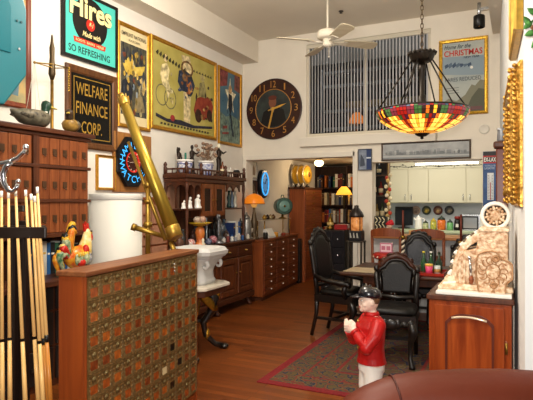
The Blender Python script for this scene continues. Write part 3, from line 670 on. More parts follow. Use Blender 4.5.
# ---------------------------------------------------------------- telescope
TB = pm('#a68a34', .36, .8, .1, 5)
BRT = pm('#a88538', .4, .8, .15, 12)
top, bot = at(122, 98, 4.05), at(176, 238, 3.75); d = bot - top; q = lambda f: top + d*f
t = thing('brass_telescope', 'long brass telescope pointing up to the left on a wooden tripod', 'telescope', at(148, 200, 3.9))
L0 = t.location.copy(); t.location = (L0.x, L0.y, 0)
MB(TB).tube([q(0.05), q(.93)], [.036, .052], 24).build('tube', t)
MB(BRT).tube([q(.0), q(.01), q(.05), q(.06)], [.033, .04, .04, .036], 20).build('eyepiece_ring', t)
MB(BRT).tube([q(-.03), q(0)], [.022, .024], 14).build('eyepiece', t)
MB(BRT).tube([q(.925), q(.93), q(.955), q(.96), q(1.0)], [.0525, .055, .055, .053, .0535], 24).build('objective_ring', t)
off = V((-.075, -.0, -.05)); MB(BRT).tube([q(.28)+off, q(.97)+off], [.012, .016], 12).tube([q(1.0)+off*.6, q(1.07)+off*.6], [.016, .02], 12).build('finder_tube', t)
pz = V((L0.x, L0.y, 0)); hd_ = q(.62) ; post = at(148, 190, 3.88)
m = MB(BRT).tube([(post.x, post.y, 1.0), (post.x, post.y, 1.6)], [.02, .017], 14).ball((post.x, post.y, 1.61), .03).lathe([(.032, 1.3), (.032, 1.34)], (post.x, post.y, 0), 14).lathe([(.03, 1.48), (.03, 1.5)], (post.x, post.y, 0), 14); m.tube([(post.x, post.y, 1.6), q(.5)], .016, 10); m.build('mount_post', t)
a_, b_ = at(133, 227, 3.8), at(166, 237, 3.85)
m = MB(BRT).tube([a_, b_], [.02, .017], 14).ball(b_, .026).tube([at(132, 226.5, 3.8), at(136, 228, 3.8)], .026, 14).tube([b_, at(176, 241, 3.8)], .009, 8); m.build('slow_motion_rod', t)
for k, an in enumerate((200, 320, 80)):
    a = math.radians(an); f = V((math.cos(a), math.sin(a), 0)); p = V((post.x, post.y, 0))
    lg = MB(wood('#5a3018', '#7a4624', 'z')).bar(p + f*.06 + V((0, 0, 1.08)), p + f*(.3 if k != 1 else .22), .045, .03, (0, 1, 0)); lo = lg.build('leg', t, .004)
    MB(BRT).ball(p + f*.06 + V((0, 0, 1.06)), .028).build('leg_hinge', lo)
MB(BRASS_D).lathe([(.05, 1.0), (.085, 1.02), (.085, 1.06), (.04, 1.09)], (post.x, post.y, 0), 18).build('tripod_head', t)
# small bank of pink-fronted drawers behind the telescope
c0 = colX(139, -3.79, 0); c1 = colX(166, -3.6, 0)
t = thing('index_drawer_cabinet', 'small wooden index cabinet with pinkish drawer fronts behind the telescope', 'cabinet', (-3.7, (c0.y+c1.y)/2-.05, 0))
ya, yb = c1.y-.62, c1.y-.02; 
MB(WOOD_M).box(-3.84, -3.56, ya, yb, 0, 1.5).build('body', t, .005); MB(WOOD_MY).box(-3.84, -3.54, ya-.015, yb+.015, 1.5, 1.53).build('top', t, .004)
for k in range(6):
    z = .12 + k*.225
    for j in range(2):
        dd = MB(pm('#a5745a', .5, var=.1)).box(-3.56, -3.545, ya+.03+j*.275, ya+.29+j*.275, z, z+.205).build('drawer', t, .004)
        MB(WOOD_M).ball((-3.535, ya+.16+j*.275, z+.1), .014).build('knob', dd)
# ================================================================ SIDEBOARD AND ETAGERE
SX = -3.5
sb = thing('sideboard', 'long carved dark wood sideboard with panelled doors along the left wall', 'sideboard', (-3.67, 5.75, 0))
m = MB(WOOD_D).box(-3.84, SX, 4.95, 6.86, .14, .9); m.build('body', sb, .005)
MB(WOOD_DY).box(-3.845, SX+.035, 4.92, 6.89, .9, .935).build('top', sb, .01)
MB(WOOD_DY).box(-3.84, SX+.03, 4.93, 6.88, .12, .2).build('plinth', sb, .012)
for k, (a, b) in enumerate(((4.98, 5.40), (5.44, 5.88), (5.93, 6.36), (6.40, 6.83))):
    dr = MB(WOOD_MY if False else wood('#3f1e10', '#5c2f18', 'y')).box(SX, SX+.02, a, b, .73, .87).build('drawer', sb, .006)
    m = MB(BRASS_D).lathe([(.02, 0), (.02, .006), (.008, .012), (.014, .026), (0, .03)], (SX+.02, (a+b)/2, .8), 10, 'x'); m.build('knob', dr)
    g = Fr((SX, a, .22), (0, 1, 0), (0, 0, 1), (1, 0, 0)); wd_, hh = b-a, .49
    d = MB(wood('#4a2412', '#6d391d', 'z')); d.fbox(g, 0, wd_, 0, hh, 0, .016); d.rim(g, wd_, hh, [(0, .016), (.005, .024), (.05, .024), (.06, .008+.016)]); d.rim(g, wd_-.11, hh-.11, [(0, .024), (.02, .016), (.03, .016), (.05, .022), (.06, .022)], .055, .055)
    d.fbox(g, .115, wd_-.115, .115, hh-.115, .016, .022); do = d.build('door', sb)
    MB(BRASS_D).ball(g.p(.03 if k % 2 else wd_-.03, hh*.6, .034), .012).build('handle', do)
for y in (5.0, 5.9, 6.8):
    m = MB(WOOD_D); m.loft([[V((SX-.06 + r*math.cos(2*PI*k/12)+dx, y + r*math.sin(2*PI*k/12), z)) for k in range(12)] for z, r, dx in ((0, .03, .05), (.025, .042, .05), (.05, .03, .03), (.09, .045, .01), (.13, .055, 0))]); m.build('foot', sb)
m = MB(WOOD_D)
for y in (5.0, 6.8): m.cyl((-3.8, y, 0), (-3.8, y, .13), .035, .04)
m.build('rear_foot', sb)
# etagere
et = thing('etagere', 'carved dark wood display cabinet with gallery top standing on the sideboard', 'display cabinet', (-3.67, 5.9, .935))
EX, EY0, EY1 = -3.52, 5.2, 6.62; EZ = 1.80
EY1 = 6.64
m = MB(WOOD_DY).box(-3.84, EX+.03, EY0-.03, EY1+.02, 1.76, 1.81); m.box(-3.84, EX+.015, EY0-.015, EY1, 1.71, 1.76); m.build('cornice', et, .008)
m = MB(WOOD_D)
m.box(-3.84, EX-.0, EY0-.01, EY0+.01, 1.81, 1.825); 
m.bar((EX, EY0, 1.87), (EX, EY1, 1.87), .02, .02); m.bar((-3.83, EY0, 1.87), (EX, EY0, 1.87), .02, .02)
for k in range(22): y = EY0+.04+k*(EY1-EY0-.08)/21; m.cyl((EX, y, 1.81), (EX, y, 1.865), .008, n=6)
for k in range(4): x = -3.8+k*.08; m.cyl((x, EY0, 1.81), (x, EY0, 1.865), .008, n=6)
m.build('gallery_rail', et)
for x, y in ((EX, EY0), (EX, 5.52), (EX, 6.12), (EX, EY1), (-3.82, EY0)):
    MB(WOOD_D).lathe([(.022, 1.81), (.022, 1.89), (.014, 1.9), (.024, 1.925), (.012, 1.95), (0, 1.96)], (x, y, 0), 10).build('finial', et)
for x, y in ((EX, EY0+.01), (-3.82, EY0+.01), (EX, EY1-.02)):
    prof = [(.024, .937), (.024, 1.0), (.012, 1.03), (.02, 1.12), (.013, 1.2), (.022, 1.3), (.022, 1.38), (.013, 1.42), (.02, 1.5), (.013, 1.58), (.022, 1.64), (.022, 1.71)]
    MB(WOOD_D).lathe(prof, (x, y, 0), 10).build('turned_post', et)
# arched fretwork under the cornice
def arch(fr, w_, z1, drop, m):
    n = 9; vs = []
    for k in range(n):
        a = w_*k/(n-1); b = z1 - drop*(1 - math.sin(PI*k/(n-1))**.6); vs.append((a, b))
    m.prism([(0, z1+.03)] + vs + [(w_, z1+.03)], fr, -.012, .012)
fe = Fr((0, EY0, 0), (1, 0, 0), (0, 0, 1), (0, -1, 0)); 
for a in (-3.82, -3.67): m = MB(WOOD_D); arch(Fr((a, EY0+.005, 0), (1, 0, 0), (0, 0, 1), (0, -1, 0)), .15, 1.68, .07, m); m.build('arched_fretwork', et)
for a, wd_ in ((EY0, .15), (EY0+.15, .15), (6.14, .18), (6.32, .18)): m = MB(WOOD_D); arch(Fr((EX, a, 0), (0, 1, 0), (0, 0, 1), (1, 0, 0)), wd_, 1.68, .07, m); m.build('arched_fretwork', et)
m = MB(WOOD_D).box(-3.68, -3.66, EY0-.005, EY0+.015, 1.40, 1.70); m.build('arch_post', et); m = MB(WOOD_D).box(EX-.01, EX+.01, EY0+.14, EY0+.16, 1.4, 1.7); m.build('arch_post', et)
m = MB(WOOD_DY).box(-3.84, EX+.02, EY0-.02, 5.52, 1.375, 1.395); m.box(-3.84, EX+.0, 6.1, EY1, 1.375, 1.39); m.build('shelf', et, .004)
m = MB(WOOD_D).box(-3.84, -3.825, 5.5, EY1, .937, 1.71); m.box(-3.84, -3.825, EY0, 5.5, .937, 1.38); m.build('back_panel', et); MB(pm('#a87c62', .5, var=.15, vs=8)).box(-3.84, -3.828, EY0, 5.5, 1.395, 1.71).build('niche_back', et)
m = MB(WOOD_D).box(-3.82, EX-.02, 5.52, 6.12, 1.28, 1.71); m.build('cupboard', et)
for a, b in ((5.54, 5.81), (5.83, 6.10)):
    g = Fr((EX-.02, a, 1.3), (0, 1, 0), (0, 0, 1), (1, 0, 0)); d = MB(wood('#55290f', '#7b421d', 'z')); d.rim(g, b-a, .4, [(0, 0), (0, .024), (.055, .024), (.06, .012)]); do = d.build('door', et)
    MB(pm('#2a1a14', .15)).fbox(g, .055, b-a-.055, .055, .345, .004, .012).build('door_glass', do)
    MB(BRASS_D).ball(g.p(.03 if a > 5.7 else b-a-.03, .2, .032), .01).build('handle', do)
# -------- things on top of the etagere (z 1.81)
TZ = 1.812
def on(u, X, z): return colX(u, X, z)
BWC = pm('#e6e6ea', .2, h2='#4c5c9c', vs=26, coat=.4)
def jardiniere(u, X, r, h, label, stuff=None):
    b = on(u, X, TZ); t = thing('jardiniere', label, 'pot', b, 'blue and white pots on the etagere')
    MB(pm('#eceae6', .2, h2='#5a68a8', vs=24 if r > .08 else 32, coat=.4)).lathe([(r*.6, 0), (r*.66, .012), (r*.85, h*.4), (r*.97, h*.75), (r*.93, h*.82), (r*.9, h*.84)], b, 24).build('body', t)
    MB(PORC).lathe([(r*.9, h*.84), (r*1.08, h*.9), (r*1.1, h), (r*1.0, h), (r*.86, h*.85), (0, h*.8)], b, 24).build('rim', t)
    m = MB(pm('#3f4f9a', .25)).tube([b+V((r*.99*math.cos(a), r*.99*math.sin(a), h*.72)) for a in [2*PI*k/24 for k in range(24)]], .004, 6, close=True); m.build('blue_band', t)
    return b, t
b, t = jardiniere(185, -3.63, .095, .17, 'blue and white porcelain pot left on the etagere top')
b2, t2 = jardiniere(206, -3.66, .1, .19, 'blue and white porcelain bowl with dried flowers at the etagere centre')
m = MB(pm('#8a6f58', .8)); m2 = MB(pm('#a58a74', .8, h2='#6e5240', vs=30))
for k in range(26):
    a = R.uniform(0, 2*PI); rr = R.uniform(.02, .13); e = b2 + V((rr*math.cos(a), rr*math.sin(a)*1.3, R.uniform(.24, .42))); m.cyl(b2 + V((.02*math.cos(a), .02*math.sin(a), .15)), e, .003, n=5); m2.ball(e, (.026, .026, .022), 7)
s_ = thing('dried_flowers', 'dried pinkish brown flower bunch standing in the porcelain bowl', 'dried flowers', b2 + V((0, 0, .155))); m.build('stem', s_); m2.build('blossom', s_)
def bronze_figure(u, X, z, h, label, arm=True, mt=BRONZE, head=None, group='figures on the etagere'):
    b = on(u, X, z); t = thing('bronze_figure', label, 'statuette', b, group); k = h
    MB(mt).lathe([(.16*k, 0), (.17*k, .03*k), (.13*k, .08*k), (.12*k, .1*k)], b, 12).build('base', t)
    m = MB(mt).loft([[b + V((r1*k*.8*math.cos(2*PI*q/12), dy*k + r1*k*math.sin(2*PI*q/12), z_*k)) for q in range(12)] for z_, r1, dy in ((.09, .12, 0), (.2, .1, 0.01), (.4, .085, .0), (.52, .1, -.01), (.6, .065, 0), (.7, .1, .01), (.78, .1, .0), (.82, .04, 0), (.86, .035, 0))])
    if arm: m.tube([b+V((0, .09*k, .77*k)), b+V((.03*k, .2*k, .72*k)), b+V((.05*k, .34*k, .78*k))], [.035*k, .028*k, .02*k], 8); m.tube([b+V((0, -.09*k, .77*k)), b+V((.04*k, -.14*k, .62*k)), b+V((.08*k, -.08*k, .52*k))], [.035*k, .028*k, .02*k], 8)
    else: m.tube([b+V((0, .09*k, .77*k)), b+V((.04*k, .12*k, .62*k)), b+V((.09*k, .03*k, .56*k))], [.035*k, .028*k, .02*k], 8); m.tube([b+V((0, -.09*k, .77*k)), b+V((.02*k, -.14*k, .9*k)), b+V((.0, -.1*k, 1.0*k))], [.035*k, .028*k, .02*k], 8)
    m.build('body', t); MB(head or mt).ball(b + V((0, 0, .93*k)), (.055*k, .055*k, .075*k)).build('head', t)
bronze_figure(179, -3.75, TZ, .33, 'dark bronze figure with raised arm behind the left porcelain pot', False)
bronze_figure(192, -3.72, TZ, .38, 'tall dark bronze figure between the two porcelain pots')
bronze_figure(219, -3.62, TZ, .44, 'dark bronze figure with outstretched arm and pale head on the etagere', True, BRONZE, pm('#e8e2c8', .4))
b = on(185.5, -3.78, TZ); MB(pm('#1f7a64', .3)).lathe([(.02, 0), (.035, .08), (.03, .16), (.012, .2), (.014, .25), (.012, .28)], b, 14).solo('glass_bottle', 'teal green bottle behind the left porcelain pot', 'bottle')
b = on(222.5, -3.57, TZ); t = thing('wine_bottle', 'brown amber bottle at the foot of the pale headed bronze', 'bottle', b); MB(pm('#6b3415', .2, coat=.5)).lathe([(.03, 0), (.034, .02), (.034, .12), (.012, .16), (.011, .2)], b, 14).build('body', t); MB(pm('#d8c9a2', .5)).lathe([(.0345, .04), (.0345, .1)], b, 14).build('paper_label', t)
b = on(228, -3.58, TZ); t = thing('porcelain_bird', 'white porcelain bird right of the bronze figure on the etagere', 'figurine', b)
MB(PORC).loft([[b + V((.7*r1*math.cos(2*PI*q/12), y + .0, zc + r1*math.sin(2*PI*q/12))) for q in range(12)] for y, zc, r1 in ((-.09, .075, .01), (-.05, .06, .035), (0, .055, .05), (.05, .07, .035), (.065, .1, .022), (.07, .12, .018), (.09, .125, .006))]).build('body', t)
MB(PORC).loft([[b + V((.008*math.cos(2*PI*q/8) , y, z_ + r1*math.sin(2*PI*q/8))) for q in range(8)] for y, z_, r1 in ((-.13, .12, .012), (-.09, .09, .025), (-.05, .07, .02))]).build('tail', t)
b = on(236.5, -3.6, TZ); t = thing('black_pot', 'small black round pot with pale rim at the right end of the etagere', 'pot', b); MB(BLACK).lathe([(.03, 0), (.055, .04), (.05, .09), (.035, .11)], b, 16).build('body', t); MB(PORC).lathe([(.035, .11), (.042, .118), (.03, .118)], b, 16).build('rim', t)
# -------- small things on the etagere shelves
def figurine(u, X, z, h, label, mt=PORC, grp='white figurines on the etagere shelf'):
    b = on(u, X, z); t = thing('figurine', label, 'figurine', b, grp)
    MB(mt).lathe([(.3*h, 0), (.32*h, .08*h), (.24*h, .2*h), (.2*h, .45*h), (.24*h, .6*h), (.12*h, .72*h), (.08*h, .76*h)], b, 14).build('body', t)
    MB(mt).ball(b + V((.01, .02*h, .87*h)), (.12*h, .12*h, .14*h)).build('head', t)
SHZ = 1.397
figurine(183.5, -3.55, SHZ, .1, 'small white figurine at the left of the etagere shelf')
figurine(189.5, -3.57, SHZ, .14, 'white figurine in the middle of the etagere shelf')
figurine(197.5, -3.55, SHZ, .17, 'largest white bust at the right of the etagere shelf')
for u, z, lab, c in ((229, 1.392, 'dark green glass vase in the right etagere niche', '#1f3a34'), (232, 1.392, 'grey blue glass vase in the right etagere niche', '#56687a'), (235, 1.392, 'pale small vase in the right etagere niche', '#b9b6a6')):
    b = on(u, -3.64, z); MB(pm(c, .15, coat=.5)).lathe([(.03, 0), (.035, .03), (.02, .08), (.032, .14), (.015, .2), (.022, .24), (.014, .24)], b, 14).solo('glass_vase', lab, 'vase', 'vases in the etagere niche')
# -------- things on the sideboard (z .935)
BZ = .937
def onb(u, X=-3.56): return on(u, X, BZ)
b = onb(200, -3.54); t = thing('compote', 'yellow dish on an amber foot holding seashells on the sideboard', 'compote', b)
MB(pm('#b9562a', .25, h2='#d8863c', vs=16, coat=.4)).lathe([(.075, 0), (.07, .02), (.045, .05), (.05, .1), (.062, .16), (.055, .21), (.03, .235)], b, 20).build('foot', t)
MB(pm('#c9a42a', .25, coat=.4)).lathe([(.03, .235), (.08, .25), (.135, .275), (.15, .285), (.145, .29), (.08, .262), (0, .255)], b, 24).build('dish', t)
for k, (dx, dy, c, lab) in enumerate(((0, -.06, '#c9b8a4', 'pale grey seashell left in the yellow dish'), (.02, .02, '#d2ac94', 'pinkish seashell at the front of the yellow dish'), (-.02, .075, '#b98d7a', 'brownish pink seashell right in the yellow dish'))):
    c0 = b + V((dx, dy, .265)); m = MB(pm(c, .4, h2='#8f6f60', vs=18))
    m.loft([[c0 + V((r1*math.cos(2*PI*q/14), y, .055 + r1*.9*math.sin(2*PI*q/14)*(1+.12*math.sin(6*PI*q/14)))) for q in range(14)] for y, r1 in ((-.055, .008), (-.03, .04), (0, .055), (.03, .035), (.055, .01))])
    m.solo('seashell', lab, 'seashell', 'seashells in the yellow dish')
def paperweight(u, r, c, lab, X=-3.55, c2=None):
    b = onb(u, X); t = thing('glass_paperweight', lab, 'paperweight', b, 'glass paperweights on the sideboard')
    MB(pm(c, .08, h2=c2, vs=45, coat=.8)).ball(b + V((0, 0, r*.92)), (r, r, r*.92), 16).build('glass_ball', t); MB(BLACK).lathe([(r*.6, 0), (r*.6, .01), (r*.5, .014)], b, 14).build('stand', t)
paperweight(191, .055, '#b8443c', 'red and white glass ball at the left on the sideboard', -3.53, '#dcd6d0')
paperweight(213, .06, '#c98f94', 'pink flowered glass ball right of the yellow dish', -3.54, '#7a3040')
paperweight(188, .05, '#2a6b7c', 'dark teal glass ball behind the red and white one', -3.65, '#174a58')
paperweight(208.5, .045, '#3a3f52', 'small dark blue glass ball by the yellow dish foot', -3.53, '#8a90a8')
b = onb(206.5, -3.66); t = thing('candlestick', 'tall thin silver glass candlestick behind the yellow dish', 'candlestick', b)
MB(pm('#a9b2b8', .15, .6)).lathe([(.05, 0), (.045, .02), (.014, .05), (.012, .2), (.02, .24), (.011, .28), (.011, .5), (.022, .54), (.02, .56)], b, 14).build('stem', t); MB(pm('#cfd6d8', .3)).cyl(b+V((0, 0, .56)), b+V((0, 0, .64)), .01).build('candle', t)
bronze_figure(219, -3.5, BZ, .38, 'dark statuette with silver highlights on the sideboard', False, pm('#2a2624', .3, .6, h2='#8b8d90', vs=14), None, 'statuettes on the sideboard')
bronze_figure(214.5, -3.66, BZ, .33, 'black statuette behind the pink flowered glass ball', True, BLACK, None, 'statuettes on the sideboard')
b = onb(217, -3.56); MB(PORC).lathe([(.03, 0), (.035, .01), (.075, .03), (.09, .045), (.086, .048), (.03, .02), (0, .018)], b, 20).solo('porcelain_dish', 'shallow white dish at the front of the sideboard', 'dish')
b = onb(203, -3.49); MB(CREAM).lathe([(.02, 0), (.025, .03), (.012, .05), (.018, .08), (0, .1)], b, 12).solo('cream_figurine', 'tiny cream figurine in front of the yellow dish foot', 'figurine')
gc = ['#c9c4bc', '#7a3a34', '#d8d4cc', '#8d8f94', '#b9aca0', '#3a5a8a', '#d2c7b4']
gl = ['white and grey', 'dark red', 'pale white', 'silver grey', 'beige', 'blue', 'cream']
for k, u in enumerate((224, 228, 232, 235.5, 239, 242.5, 248)):
    b = on(u, -3.53 + .012*(k % 2), BZ); h = .07 + .03*((k*5) % 3)/2; t = thing('curio', f'{gl[k]} small curio at the sideboard edge, {nth(k)} from the left', 'curio', b, 'curios along the sideboard edge')
    MB(pm(gc[k], .3)).lathe([(.022, 0), (.026, .01), (.02, h*.5), (.024, h*.7), (.012, h*.8)], b, 12).build('body', t); MB(pm(gc[(k+3) % 7], .3)).ball(b+V((0, 0, h*.9)), .014, 8).build('top', t)
for k, (u, c, n, h) in enumerate(((228.5, '#1d2c55', 'navy', .25), (231.2, '#d6d4cc', 'white', .27), (233.6, '#2d5690', 'blue', .26), (236, '#23272c', 'black', .24))):
    b = on(u, -3.62, BZ); m = MB(pm(c, .45)).box(b.x-.07, b.x+.08, b.y, b.y+.055, b.z, b.z+h); m.mat(pm('#e3dcc6', .8)).box(b.x-.071, b.x+.07, b.y+.006, b.y+.049, b.z+h-.004, b.z+h+.001); m.mat(pm('#c9a24a')).box(b.x+.08, b.x+.081, b.y+.008, b.y+.047, b.z+h*.7, b.z+h*.76); m.solo('book', f'{n} book standing on the sideboard behind the small curios', 'book', 'books standing on the sideboard')
b = on(235, -3.6, BZ); t = thing('trinket_box', 'blue lidded trinket box among the curios on the sideboard', 'box', b); MB(pm('#2f5fae', .35)).box(b.x-.04, b.x+.04, b.y-.06, b.y+.06, b.z, b.z+.07).build('body', t, .005); MB(pm('#3d70c0', .35)).box(b.x-.043, b.x+.043, b.y-.063, b.y+.063, b.z+.07, b.z+.09).build('lid', t, .005)
b = on(246.5, -3.58, BZ); t = thing('pewter_jar', 'tall grey pewter jar at the right end of the sideboard', 'jar', b)
m = MB(pm('#8f8d88', .35, .6, .15, 20)).lathe([(.065, 0), (.075, .02), (.07, .12), (.078, .2), (.06, .27), (.05, .3)], b, 20).build('body', t)
MB(pm('#77756f', .35, .6)).lathe([(.055, .3), (.058, .31), (.03, .34), (.012, .36), (.016, .38), (0, .39)], b, 16).build('lid', t)
for k, (u, X, h, c, lab) in enumerate(((183, -3.58, .22, '#2a2522', 'dark carved jar at the left of the sideboard'), (179.5, -3.52, .16, '#5c3d30', 'brown earthenware jar behind the telescope end'), (224, -3.7, .3, '#4a5a66', 'blue grey bottle vase at the back of the sideboard'), (196, -3.75, .24, '#3b4c58', 'dark blue vase behind the yellow dish'))):
    b = on(u, X, BZ); MB(pm(c, .25, var=.3, vs=25)).lathe([(.035, 0), (.05, h*.2), (.055, h*.5), (.025, h*.75), (.02, h*.9), (.03, h), (.022, h)], b, 16).solo('vase', lab, 'vase', 'vases on the sideboard')
for k, (u, X, h, c, nm, lab) in enumerate(((209.5, -3.74, .27, '#231d1a', 'urn', 'tall black urn at the back of the sideboard left of the statuettes'), (222, -3.62, .22, '#6a6e74', 'goblet', 'pewter goblet between the silver statuette and the books'), (226, -3.56, .17, '#3a2a22', 'urn', 'short brown urn in front of the navy book'), (240.5, -3.68, .3, '#2b3238', 'urn', 'slim dark urn left of the tall pewter jar'), (251, -3.56, .15, '#c8bfae', 'goblet', 'pale goblet at the far right end of the sideboard'), (193, -3.68, .2, '#4a2f28', 'urn', 'maroon brown urn behind the left glass balls'))):
    b = on(u, X, BZ); t = thing(nm, lab, nm if nm == 'goblet' else 'urn', b, 'urns and goblets on the sideboard')
    if nm == 'goblet':
        MB(pm(c, .3, .4)).lathe([(.03, 0), (.028, .01), (.008, .03), (.008, h*.5), (.03, h*.65), (.034, h), (.03, h), (.02, h*.68), (0, h*.62)], b, 14).build('body', t)
    else:
        MB(pm(c, .3, var=.3, vs=25)).lathe([(.03, 0), (.03, .015), (.02, .03), (.045, h*.45), (.04, h*.65), (.025, h*.75)], b, 14).build('body', t); MB(pm(c, .3)).lathe([(.03, h*.75), (.028, h*.82), (.01, h*.9), (.012, h*.95), (0, h)], b, 12).build('lid', t)
# ---------------------------------------------------------------- marble topped table with griffin legs
GB = pm('#17110c', .3, coat=.4); GG = pm('#b88a2c', .3, .8, .2, 30)
c = at(198, 283, 5.15); tz = .655; cx, cy = c.x-.14, c.y+.02
t = thing('marble_top_table', 'marble topped side table on black and gold winged griffin legs', 'side table', (cx, cy, 0))
MARB = pm('#cfc6b4', .25, var=.08, vs=8)
oc = [(cx+a, cy+b) for a, b in ((-.3, -.22), (-.22, -.32), (.24, -.32), (.36, -.22), (.36, .22), (.24, .32), (-.22, .32), (-.3, .22))]
MB(MARB).prism(oc, XY, tz, tz+.03).build('marble_top', t, .006)
MB(WOOD_D).prism([(cx+(x-cx)*.94, cy+(y-cy)*.94) for x, y in oc], XY, tz-.06, tz).build('apron', t, .006)
for k, (sx, sy) in enumerate(((1, -1), (1, 1), (-1, 1), (-1, -1))):
    f = V((sx, sy, 0)).normalized(); b = V((cx, cy, 0)); L = lambda a, z: b + f*a + V((0, 0, z))
    lo = MB(GB).tube([L(.2, .62), L(.27, .52), L(.25, .4), L(.16, .28), L(.19, .15), L(.28, .06), L(.36, .03)], [.05, .055, .048, .035, .028, .026, .03], 10)
    lo.ball(L(.38, .028), (.045, .045, .028)); lo = lo.build('leg', t)
    w_ = MB(GG); sd = V((-f.y, f.x, 0))
    for e in (-1, 1):
        w_.loft([[L(a, z) + sd*e*(.03+dd) + V((0, 0, hh*math.sin(2*PI*q/8))) + f*(.012*math.cos(2*PI*q/8)) for q in range(8)] for a, z, dd, hh in ((.29, .42, 0, .03), (.24, .46, .03, .06), (.17, .52, .06, .05), (.12, .56, .07, .02))])
    w_.build('wing', lo); MB(GG).ball(L(.3, .55), (.035, .035, .05)).build('gilt_head', lo); MB(GG).ball(L(.2, .16), (.032, .032, .06)).build('gilt_knee', lo)
    MB(GB).tube([L(.14, .3), L(.0, .28)], .018, 8).build('stretcher', t)
MB(GG).lathe([(.0, .22), (.05, .25), (.05, .31), (0, .36)], (cx, cy, 0), 12).build('stretcher_boss', t)
# white plaster corbel on it
PL = pm('#c6c5c2', .7, var=.06, vs=6); zb = tz+.03; px_ = cx + .12; py_ = cy + .02
t = thing('plaster_capital', 'white plaster bracket with flaring scrolled sides on the marble top table', 'plaster capital', (px_, py_, zb))
m = MB(PL); 
def sq(hw, hd, z, dx=0): 
    pts = []
    for k in range(24):
        a = 2*PI*(k+.5)/24; ca, sa = math.cos(a), math.sin(a); e = 9
        r = (abs(ca)**e + abs(sa)**e)**(-1/e); pts.append(V((px_+dx+hw*r*ca, py_+hd*r*sa, z)))
    return pts
m.loft([sq(.13, .13, zb), sq(.135, .135, zb+.04), sq(.12, .12, zb+.06), sq(.115, .115, zb+.12), sq(.125, .125, zb+.16), sq(.15, .15, zb+.2), sq(.185, .18, zb+.24), sq(.205, .19, zb+.265)]); m.build('body', t)
MB(PL).loft([sq(.215, .2, zb+.265), sq(.225, .21, zb+.285), sq(.235, .22, zb+.29), sq(.24, .225, zb+.325), sq(.228, .215, zb+.33), sq(.215, .2, zb+.355), sq(.19, .18, zb+.36)], smooth=False).build('top_slab', t)
for sy in (-1, 1):
    m = MB(PL); m.tube([V((px_+.15 - .05*math.cos(a)*(1-a/9), py_+sy*.12 + 0, zb+.19 + .05*math.sin(a)*(1-a/9))) for a in [q*.5 for q in range(13)]], [.028-.0015*q for q in range(13)], 8)
    m.build('scroll', t)
# ---------------------------------------------------------------- chest of map drawers
CX = -3.42; CH0 = 7.05; chx = lambda y: CX - .0875*(y - CH0); root = thing('chest_of_drawers', 'brown multi drawer chest with white knobs beyond the sideboard', 'chest of drawers', (CX, CH0, 0))
off = V((CX, CH0, 0)); WD = wood('#5f2b14', '#84431f', 'y'); m = MB(wood('#6b3216', '#8f4a20', 'z')).box(CX-.24, CX, CH0, 8.80, .06, .88); m.build('body', root, .005)
MB(WOOD_MY).box(CX-.25, CX+.02, CH0-.02, 8.82, .88, .905).build('top', root, .006); MB(WOOD_DY).box(CX-.23, CX-.02, CH0+.03, 8.78, 0, .06).build('plinth', root)
for c_ in range(3):
    for r_ in range(7):
        z = .09 + r_*.112; y = CH0+.03 + c_*.567
        d = MB(WD).box(CX, CX+.012, y, y+.55, z, z+.102).build('drawer', root, .004)
        MB(pm('#efe9dc', .3)).lathe([(.005, 0), (.011, .01), (.01, .018), (0, .02)], (CX+.012, y+.275, z+.055), 10, 'x').build('knob', d)
root.rotation_euler = (0, 0, math.radians(5.0))
CT = .907
dk = thing('drawer_cabinet', 'black stacked drawer cabinet beyond the brown chest', 'cabinet', (-3.7, 8.9, 0))
MB(pm('#1a1714', .4)).box(-3.84, -3.57, 8.83, 8.98, 0, .8).build('body', dk, .004)
for k in range(6): MB(pm('#27231f', .35)).box(-3.57, -3.56, 8.84, 8.97, .05+k*.123, .16+k*.123).build('drawer', dk, .003)
# lamp on the chest
b = V((chx(7.2)-.2, 7.18, CT)); LAMPB = b.copy(); t = thing('table_lamp', 'table lamp with domed amber glass shade on the brown chest', 'table lamp', b)
LB = pm('#5a4a34', .4, .5)
MB(LB).lathe([(.075, 0), (.08, .015), (.05, .04), (.035, .1), (.055, .2), (.05, .27), (.02, .42), (.015, .55)], b, 18).build('base', t)
m = MB(AGLASS).lathe([(.16, .53), (.164, .542), (.148, .60), (.11, .65), (.055, .68), (.02, .69)], b, 28); m.build('lamp_shade', t)
MB(pm('#7a4a1a', .4)).tube([b + V((.162*math.cos(a), .162*math.sin(a), .535)) for a in [2*PI*k/28 for k in range(28)]], .006, 6, close=True).build('shade_rim', t)
MB(LB).lathe([(.02, .69), (.025, .7), (.01, .72), (.014, .735), (0, .75)], b, 10).build('finial', t)
MB(pm('#d9a050', .4, emit=.6)).lathe([(.03, .48), (.05, .52), (.03, .56)], b, 12).build('bulb', t)
# riser with small things
rz = 1.19; rx = chx(7.95) - .12; t = thing('display_riser', 'thin display riser shelf on posts standing on the brown chest', 'display stand', (rx, 7.95, CT))
MB(pm('#b7ab94', .3)).box(rx-.075, rx+.075, 7.36, 8.4, rz-.012, rz).build('shelf', t, .003)
for x in (rx-.06, rx+.06):
    for y in (7.39, 8.37): MB(BRASS).cyl((x, y, CT), (x, y, rz-.012), .008).build('post', t)
for k, (y, c, lab) in enumerate(((7.45, '#b08a3a', 'brass'), (7.56, '#3a2c22', 'dark bronze'), (7.67, '#cdb98a', 'cream'), (7.78, '#6a4a26', 'brown'))):
    b = V((rx+.03, y, rz+.001)); tt = thing('small_pot', f'{lab} small round pot on the display riser, {nth(k)} from the left', 'pot', b, 'small pots on the display riser'); MB(pm(c, .25, .5)).lathe([(.018, 0), (.034, .02), (.036, .045), (.02, .06)], b, 14).build('body', tt); MB(pm(c, .25, .5)).lathe([(.022, .06), (.018, .07), (.005, .08), (0, .085)], b, 12).build('lid', tt)
